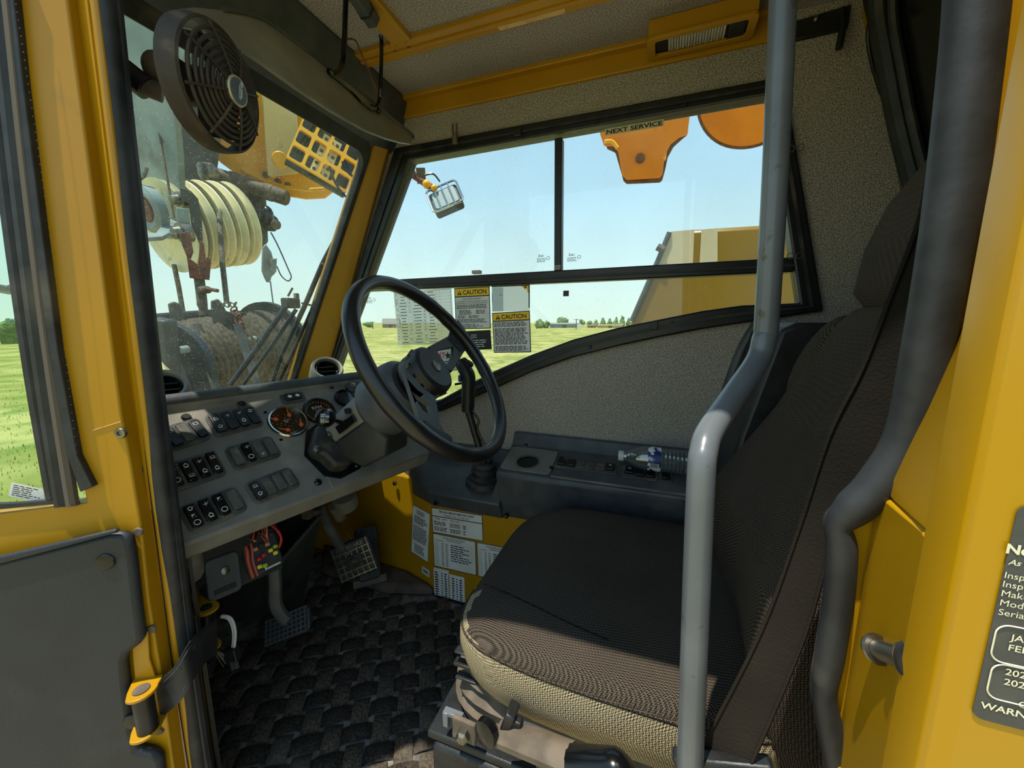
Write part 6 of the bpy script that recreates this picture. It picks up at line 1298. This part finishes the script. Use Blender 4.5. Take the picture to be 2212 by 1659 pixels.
obj('shaft', B().lathe([(.045, 0), (.045, L_*.33), (.052, L_*.34), (.052, L_*.5), (.046, L_*.51), (.046, L_*.74), (.052, L_*.75), (.052, L_*.84), (.048, L_*.85), (.048, L_), (.04, L_+.01)], A_, d_, 20), M['dust'], pt)
obj('pin_head', B().lathe([(.055, -.03), (.055, .03), (.03, .04)], at(450, 372, 2.38), NP, 16), M['steel'], pt)
pl = boom
obj('frame_plate', slabpx([(500, 380), (572, 408), (574, 432), (578, 520), (570, 532), (562, 528), (528, 548), (505, 540)], 2.75, -ray(540, 470), .12), M['crane_dark'], pl, bev=.01)
obj('lug', slabpx([(560, 450), (575, 452), (600, 472), (604, 488), (594, 500), (568, 498)], 2.6, -ray(580, 475), .06), M['crane_dark'], pl, bev=.006); obj('lug_pin', B().lathe([(.03, 0), (.03, .06), (.02, .065)], at(596, 486, 2.55), (-.6, .5, -.1), 14), M['dust'], pl)
obj('torn_rubber', B().ball(at(576, 468, 2.52), (.05, .04, .07), 12, 8), M['gloss'], pl); obj('lower_tab', slabpx([(556, 505), (578, 500), (574, 525), (570, 540), (558, 530)], 2.6, -ray(566, 520), .03), M['crane_dark'], pl, bev=.003)
aw = thing('limit_weight', 'grey hanging limit switch with a wire loop right of the sheave frame', 'switch', at(580, 612, 2.4))
obj('case', slabpx([(566, 535), (574, 527), (586, 545), (590, 560), (596, 562), (594, 590), (586, 598), (584, 608), (576, 610), (570, 598), (565, 585)], 2.4, -ray(580, 570), .07), M['crane_grey'], aw, bev=.008)
obj('box', slabpx([(584, 560), (598, 558), (597, 588), (586, 590)], 2.36, -ray(590, 575), .05), M['crane_grey'], aw, bev=.004)
obj('wire', B().tube(smoothpath([at(585, 502, 2.4), at(600, 530, 2.4), at(622, 580, 2.4), at(629, 598, 2.4), at(622, 607, 2.4), at(608, 596, 2.4), at(598, 575, 2.4)], 6), .004, 6), M['gloss'], aw)
obj('chain', B().tube([at(584, 608, 2.4), at(588, 640, 2.4), at(592, 668, 2.4)], .004, 6), M['steel'], aw)
wn_ = thing('winch', 'dark rope winch with wound drum, lugs and a pale cross bar, low in the windscreen', 'winch', at(460, 860, 1.9))
DC0, DC1 = at(380, 790, 1.8), at(585, 742, 2.35); dx_ = (DC1-DC0).normalized(); DL = (DC1-DC0).length; prof = [(.18, 0)]
for i in range(18): prof += [(.19, DL*(i+.2)/18), (.205, DL*(i+.5)/18), (.19, DL*(i+.8)/18)]
prof += [(.18, DL)]; obj('rope_drum', B().lathe(prof, DC0, dx_, 32), M['rope'], wn_, smooth=50)
for c_, r_ in ((DC0, .205), (DC1, .25)): obj('flange', B().lathe([(r_, -.015), (r_, .015)], c_, dx_, 36), M['navy'], wn_)
for x0, x1, y0, y1 in ((396, 452, 690, 850), (430, 520, 690, 850), (505, 562, 690, 830)): pass
obj('side_case', slabpx([(316, 690), (350, 684), (384, 690), (392, 760), (398, 870), (322, 870)], 1.72, -dx_, .06), M['navy'], wn_, bev=.01)
obj('top_beam', B().tube([at(330, 688, 1.75), at(470, 676, 2.1)], .022, 10), M['navy'], wn_)
obj('rear_case', slabpx([(500, 675), (548, 672), (560, 690), (590, 720), (612, 800), (600, 830), (540, 830)], 2.5, -ray(560, 740), .12), M['navy'], wn_, bev=.01)
for pts, t_ in (([(362, 656), (375, 651), (388, 656), (400, 690), (415, 720), (395, 722), (368, 690)], 1.85), ([(455, 650), (470, 645), (480, 655), (488, 672), (515, 676), (516, 700), (500, 708), (462, 700), (456, 680)], 1.95)):
    obj('lug', slabpx(pts, t_, -ray(*pts[0]), .05), M['crane_dark'], wn_, bev=.006)
obj('cross_bar', B().tube([at(378, 758, 1.70), at(556, 731, 2.05)], .017, 12), M['crane_grey'], wn_)
for a_, b__ in (((425, 700), (470, 850)), ((372, 690), (410, 860)), ((512, 700), (556, 832))): obj('guide_strap', B().tube([at(*a_, 1.78), at(*b__, 1.78)], .020, 8, flat=.3), M['crane_dark'], wn_)
obj('tan_plate', slabpx([(570, 745), (592, 748), (598, 765), (580, 758)], 2.2, -ray(580, 755), .03), M['nylon'], wn_, bev=.003); obj('hose', B().tube(smoothpath([at(330, 740, 1.7), at(345, 780, 1.68), at(362, 820, 1.66), at(352, 850, 1.66)], 6), .020, 8), mat('yellowed_hose', 'B0A878', .6), wn_)
for i, (px, py) in enumerate(((505, 668), (510, 676), (514, 685), (516, 694), (520, 703), (524, 711))): obj('chain_link', B().ring(at(px, py, 1.9), (1, .2*(-1)**i, .6*(-1)**i), .016, .004, 12, 5), M['rust'], wn_)
for i in range(7): obj('chain_link', B().ring(at(472+6*i, 657+(i % 2)*2, 1.9), (.3*(-1)**i, 1, .6*(-1)**i), .012, .003, 12, 5), M['dust'], wn_)
# windscreen wiper (outside the glass)
def wo(px, py, h=.03): return onp(px, py, WP+WN*h, WN)
wp = thing('windscreen_wiper', 'black twin-arm windscreen wiper resting against the right side of the windscreen', 'wiper', wo(520, 840))
obj('wiper_arm', B().tube([wo(498, 832, .04), wo(560, 745, .05), wo(618, 662, .05)], .0075, 8), M['gloss'], wp); obj('wiper_arm', B().tube([wo(526, 832, .04), wo(580, 758, .05), wo(640, 668, .05)], .006, 8), M['gloss'], wp)
q = B(); q.box(wo(628, 655, .05), (.03, .045, .03)); obj('coupling', q, M['black'], wp, bev=.004); obj('coupling_clip', B().box(wo(641, 648, .05), (.012, .012, .04)), M['steel'], wp, bev=.002)
obj('cross_pin', B().tube([wo(622, 640, .05), wo(632, 622, .05)], .003, 6), M['black'], wp); obj('cross_pin', B().tube([wo(652, 655, .05), wo(684, 662, .05)], .003, 6), M['black'], wp)
obj('blade_carrier', B().tube(smoothpath([wo(737, 497, .03), wo(702, 560, .045), wo(682, 605, .05), wo(655, 668, .05), wo(612, 760, .045), wo(588, 826, .03)], 4), .0075, 8), M['black'], wp)
obj('blade_rubber', B().tube([wo(740, 512, .018), wo(672, 672, .018), wo(606, 822, .018)], .005, 8), M['gloss'], wp)
for px, py in ((727, 510), (697, 570), (668, 630), (610, 782)): obj('carrier_rivet', B().ball(wo(px, py, .038), .004, 8, 5), M['steel'], wp)
# --------- seen through the side window
ml = thing('work_light', 'square work light in a chrome cage on a jointed bracket outside the side window', 'work light', at(950, 470, 1.6))
cpt = at(962, 428, 1.6); f = Face(cpt, onp(1006, 405, cpt, -ray(962, 428))-onp(925, 440, cpt, -ray(962, 428)), UP)
a_, b__ = f.a, f.b; ff = Face(cpt, a_, (b__*.9+ray(962, 428).normalized()*.35))
obj('lamp_body', B().prism([ff.p(x, y, 0) for x, y in rrect(.125, .105, .012)], ff.n*-.04), M['navy'], ml, bev=.006)
q = B(); q.prism([ff.p(x, y, .002) for x, y in rrect(.100, .080, .008)], ff.n*.004); obj('lens', q, M['crane_grey'], ml)
q = B(); q.tube([ff.p(x, y, .012) for x, y in rrect(.135, .115, .016)], .0045, 8, closed=True); obj('cage', q, M['chrome'], ml)
for x in (-.03, .0, .03): obj('cage_bar', B().tube([ff.p(x, -.056, .014), ff.p(x, .056, .014)], .003, 6), M['chrome'], ml)
obj('bracket', B().tube(smoothpath([at(868, 362, 1.62), at(895, 380, 1.62), at(918, 396, 1.62), at(940, 410, 1.62)], 4), .014, 10), M['rust'], ml)
for px, py, r in ((888, 374, .020), (922, 398, .018), (938, 406, .014)): obj('joint', B().ball(at(px, py, 1.6), r, 12, 8), M['rust'] if r > .019 else M['crane_yellow'], ml)
obj('joint_plate', slabpx([(898, 362), (918, 362), (920, 390), (902, 398)], 1.62, -ray(908, 380), .012), M['dust'], ml, bev=.002); obj('cable', B().tube(smoothpath([at(918, 378, 1.6), at(936, 376, 1.6), at(950, 392, 1.6)], 5), .004, 6), M['gloss'], ml)
tag(obj('amber_marker', slabpx([(846, 440), (858, 436), (857, 462), (843, 466)], 1.7, -ray(850, 450), .03), M['orange_p'], bev=.004), 'small orange marker at the front edge of the side window', 'marker')
ob = thing('orange_bracket', 'orange T-shaped steel bracket with rusty lower lip hanging in view above the side window', 'crane part', at(1390, 392, 3.0))
obj('plate', slabpx([(1286, 240), (1494, 205), (1484, 292), (1466, 298), (1448, 312), (1437, 332), (1433, 356), (1431, 376), (1424, 384), (1354, 388), (1344, 378), (1340, 352), (1336, 328), (1326, 316), (1306, 316), (1298, 292)], 3.0, -ray(1390, 320), .05), M['orange_p'], ob, bev=.01)
obj('rear_plate', slabpx([(1300, 250), (1486, 220), (1484, 292), (1474, 300), (1454, 318), (1442, 340), (1436, 368), (1430, 390), (1424, 394), (1354, 397), (1347, 390), (1344, 378), (1330, 330), (1312, 322)], 3.1, -ray(1390, 320), .05), M['rust'], ob, bev=.01)
obj('flange_edge', B().tube(smoothpath([at(x, y, 2.96) for x, y in ((1483, 262), (1464, 272), (1446, 290), (1438, 314), (1434, 345))], 4), .016, 8), M['crane_yellow'], ob); obj('flange_edge', B().tube(smoothpath([at(x, y, 2.96) for x, y in ((1306, 306), (1322, 306), (1334, 320))], 4), .016, 8), M['crane_yellow'], ob)
obj('notch', B().lathe([(.035, 0), (.035, .01)], at(1383, 342, 2.99), -ray(1383, 342), 16), M['rust'], ob)
od = thing('orange_disc', 'orange painted steel disc edge at the upper right of the side window', 'crane part', at(1640, 300, 3.0))
obj('disc', B().lathe([(.43, -.06), (.43, 0), (.41, .02), (.001, .02)], at(1636, 182, 3.0), -ray(1636, 182), 56), M['orange_p'], od); obj('disc_edge', B().ring(at(1636, 182, 2.99), -ray(1636, 182), .425, .010, 56, 6), M['rust'], od)
M['cw'] = mat('counterweight_yellow', '8C6A08', .30, hex2='846206', scale=1.5, dirt='A87A24', dscale=5, dmix=(.66, .85)); M['stripe'] = mat('beige_stripe', 'CDBB98', .45, hex2='C2AF8A', scale=5)
cy_ = -1.15
cw = thing('counterweight', 'mustard yellow counterweight with two beige vertical stripes behind the side window', 'crane part', ony(1560, 720, cy_))
q = [ony(x, y, cy_) for x, y in ((1452, 498), (1620, 487), (1800, 476), (1800, 800), (1330, 800), (1362, 697), (1424, 556), (1442, 506))]
obj('body', B().prism(q, (0, -.5, 0)), M['cw'], cw, bev=.02)
for xs_ in (((1452, 1500), (1428, 1496)), ((1513, 1550), (1511, 1550))):
    (t0, t1), (b0, b1_) = xs_; q = [ony(x, y, cy_+.002) for x, y in ((t0+2, 496), (t1, 493), (b1_, 590), (b0-1, 590))]
    if t0 < 1500: q = [ony(x, y, cy_+.002) for x, y in ((1454, 500), (1500, 496), (1496, 590), (1413, 590))]
    obj('stripe', B().prism(q, (0, .002, 0)), M['stripe'], cw, smooth=0)
obj('handle', B().tube([ony(1420, 533, cy_+.02), ony(1434, 540, cy_+.02)], .018, 8), M['dust'], cw); obj('edge_rail', B().tube([ony(1446, 502, cy_+.01), ony(1424, 556, cy_+.01), ony(1364, 694, cy_+.01)], .012, 8), M['crane_dark'], cw)
tag(obj('mirror_stub', B().box(at(1030, 588, 1.3), (.03, .02, .012)), M['dust'], bev=.002), 'small dark stub standing just above the window rail', 'bracket')
mr = thing('outside_mirror', 'edge of an outside mirror seen through the door window at the far left', 'mirror', at(15, 625, 1.2)); q = B(); q.box(at(-8, 622, 1.2), (.05, .10, .02), (RT, FW, UP)); obj('housing', q, M['grey'], mr, bev=.006); q = B(); q.tube([at(16, 620, 1.2), at(48, 628, 1.22)], .008, 8); obj('arm', q, M['dust'], mr)
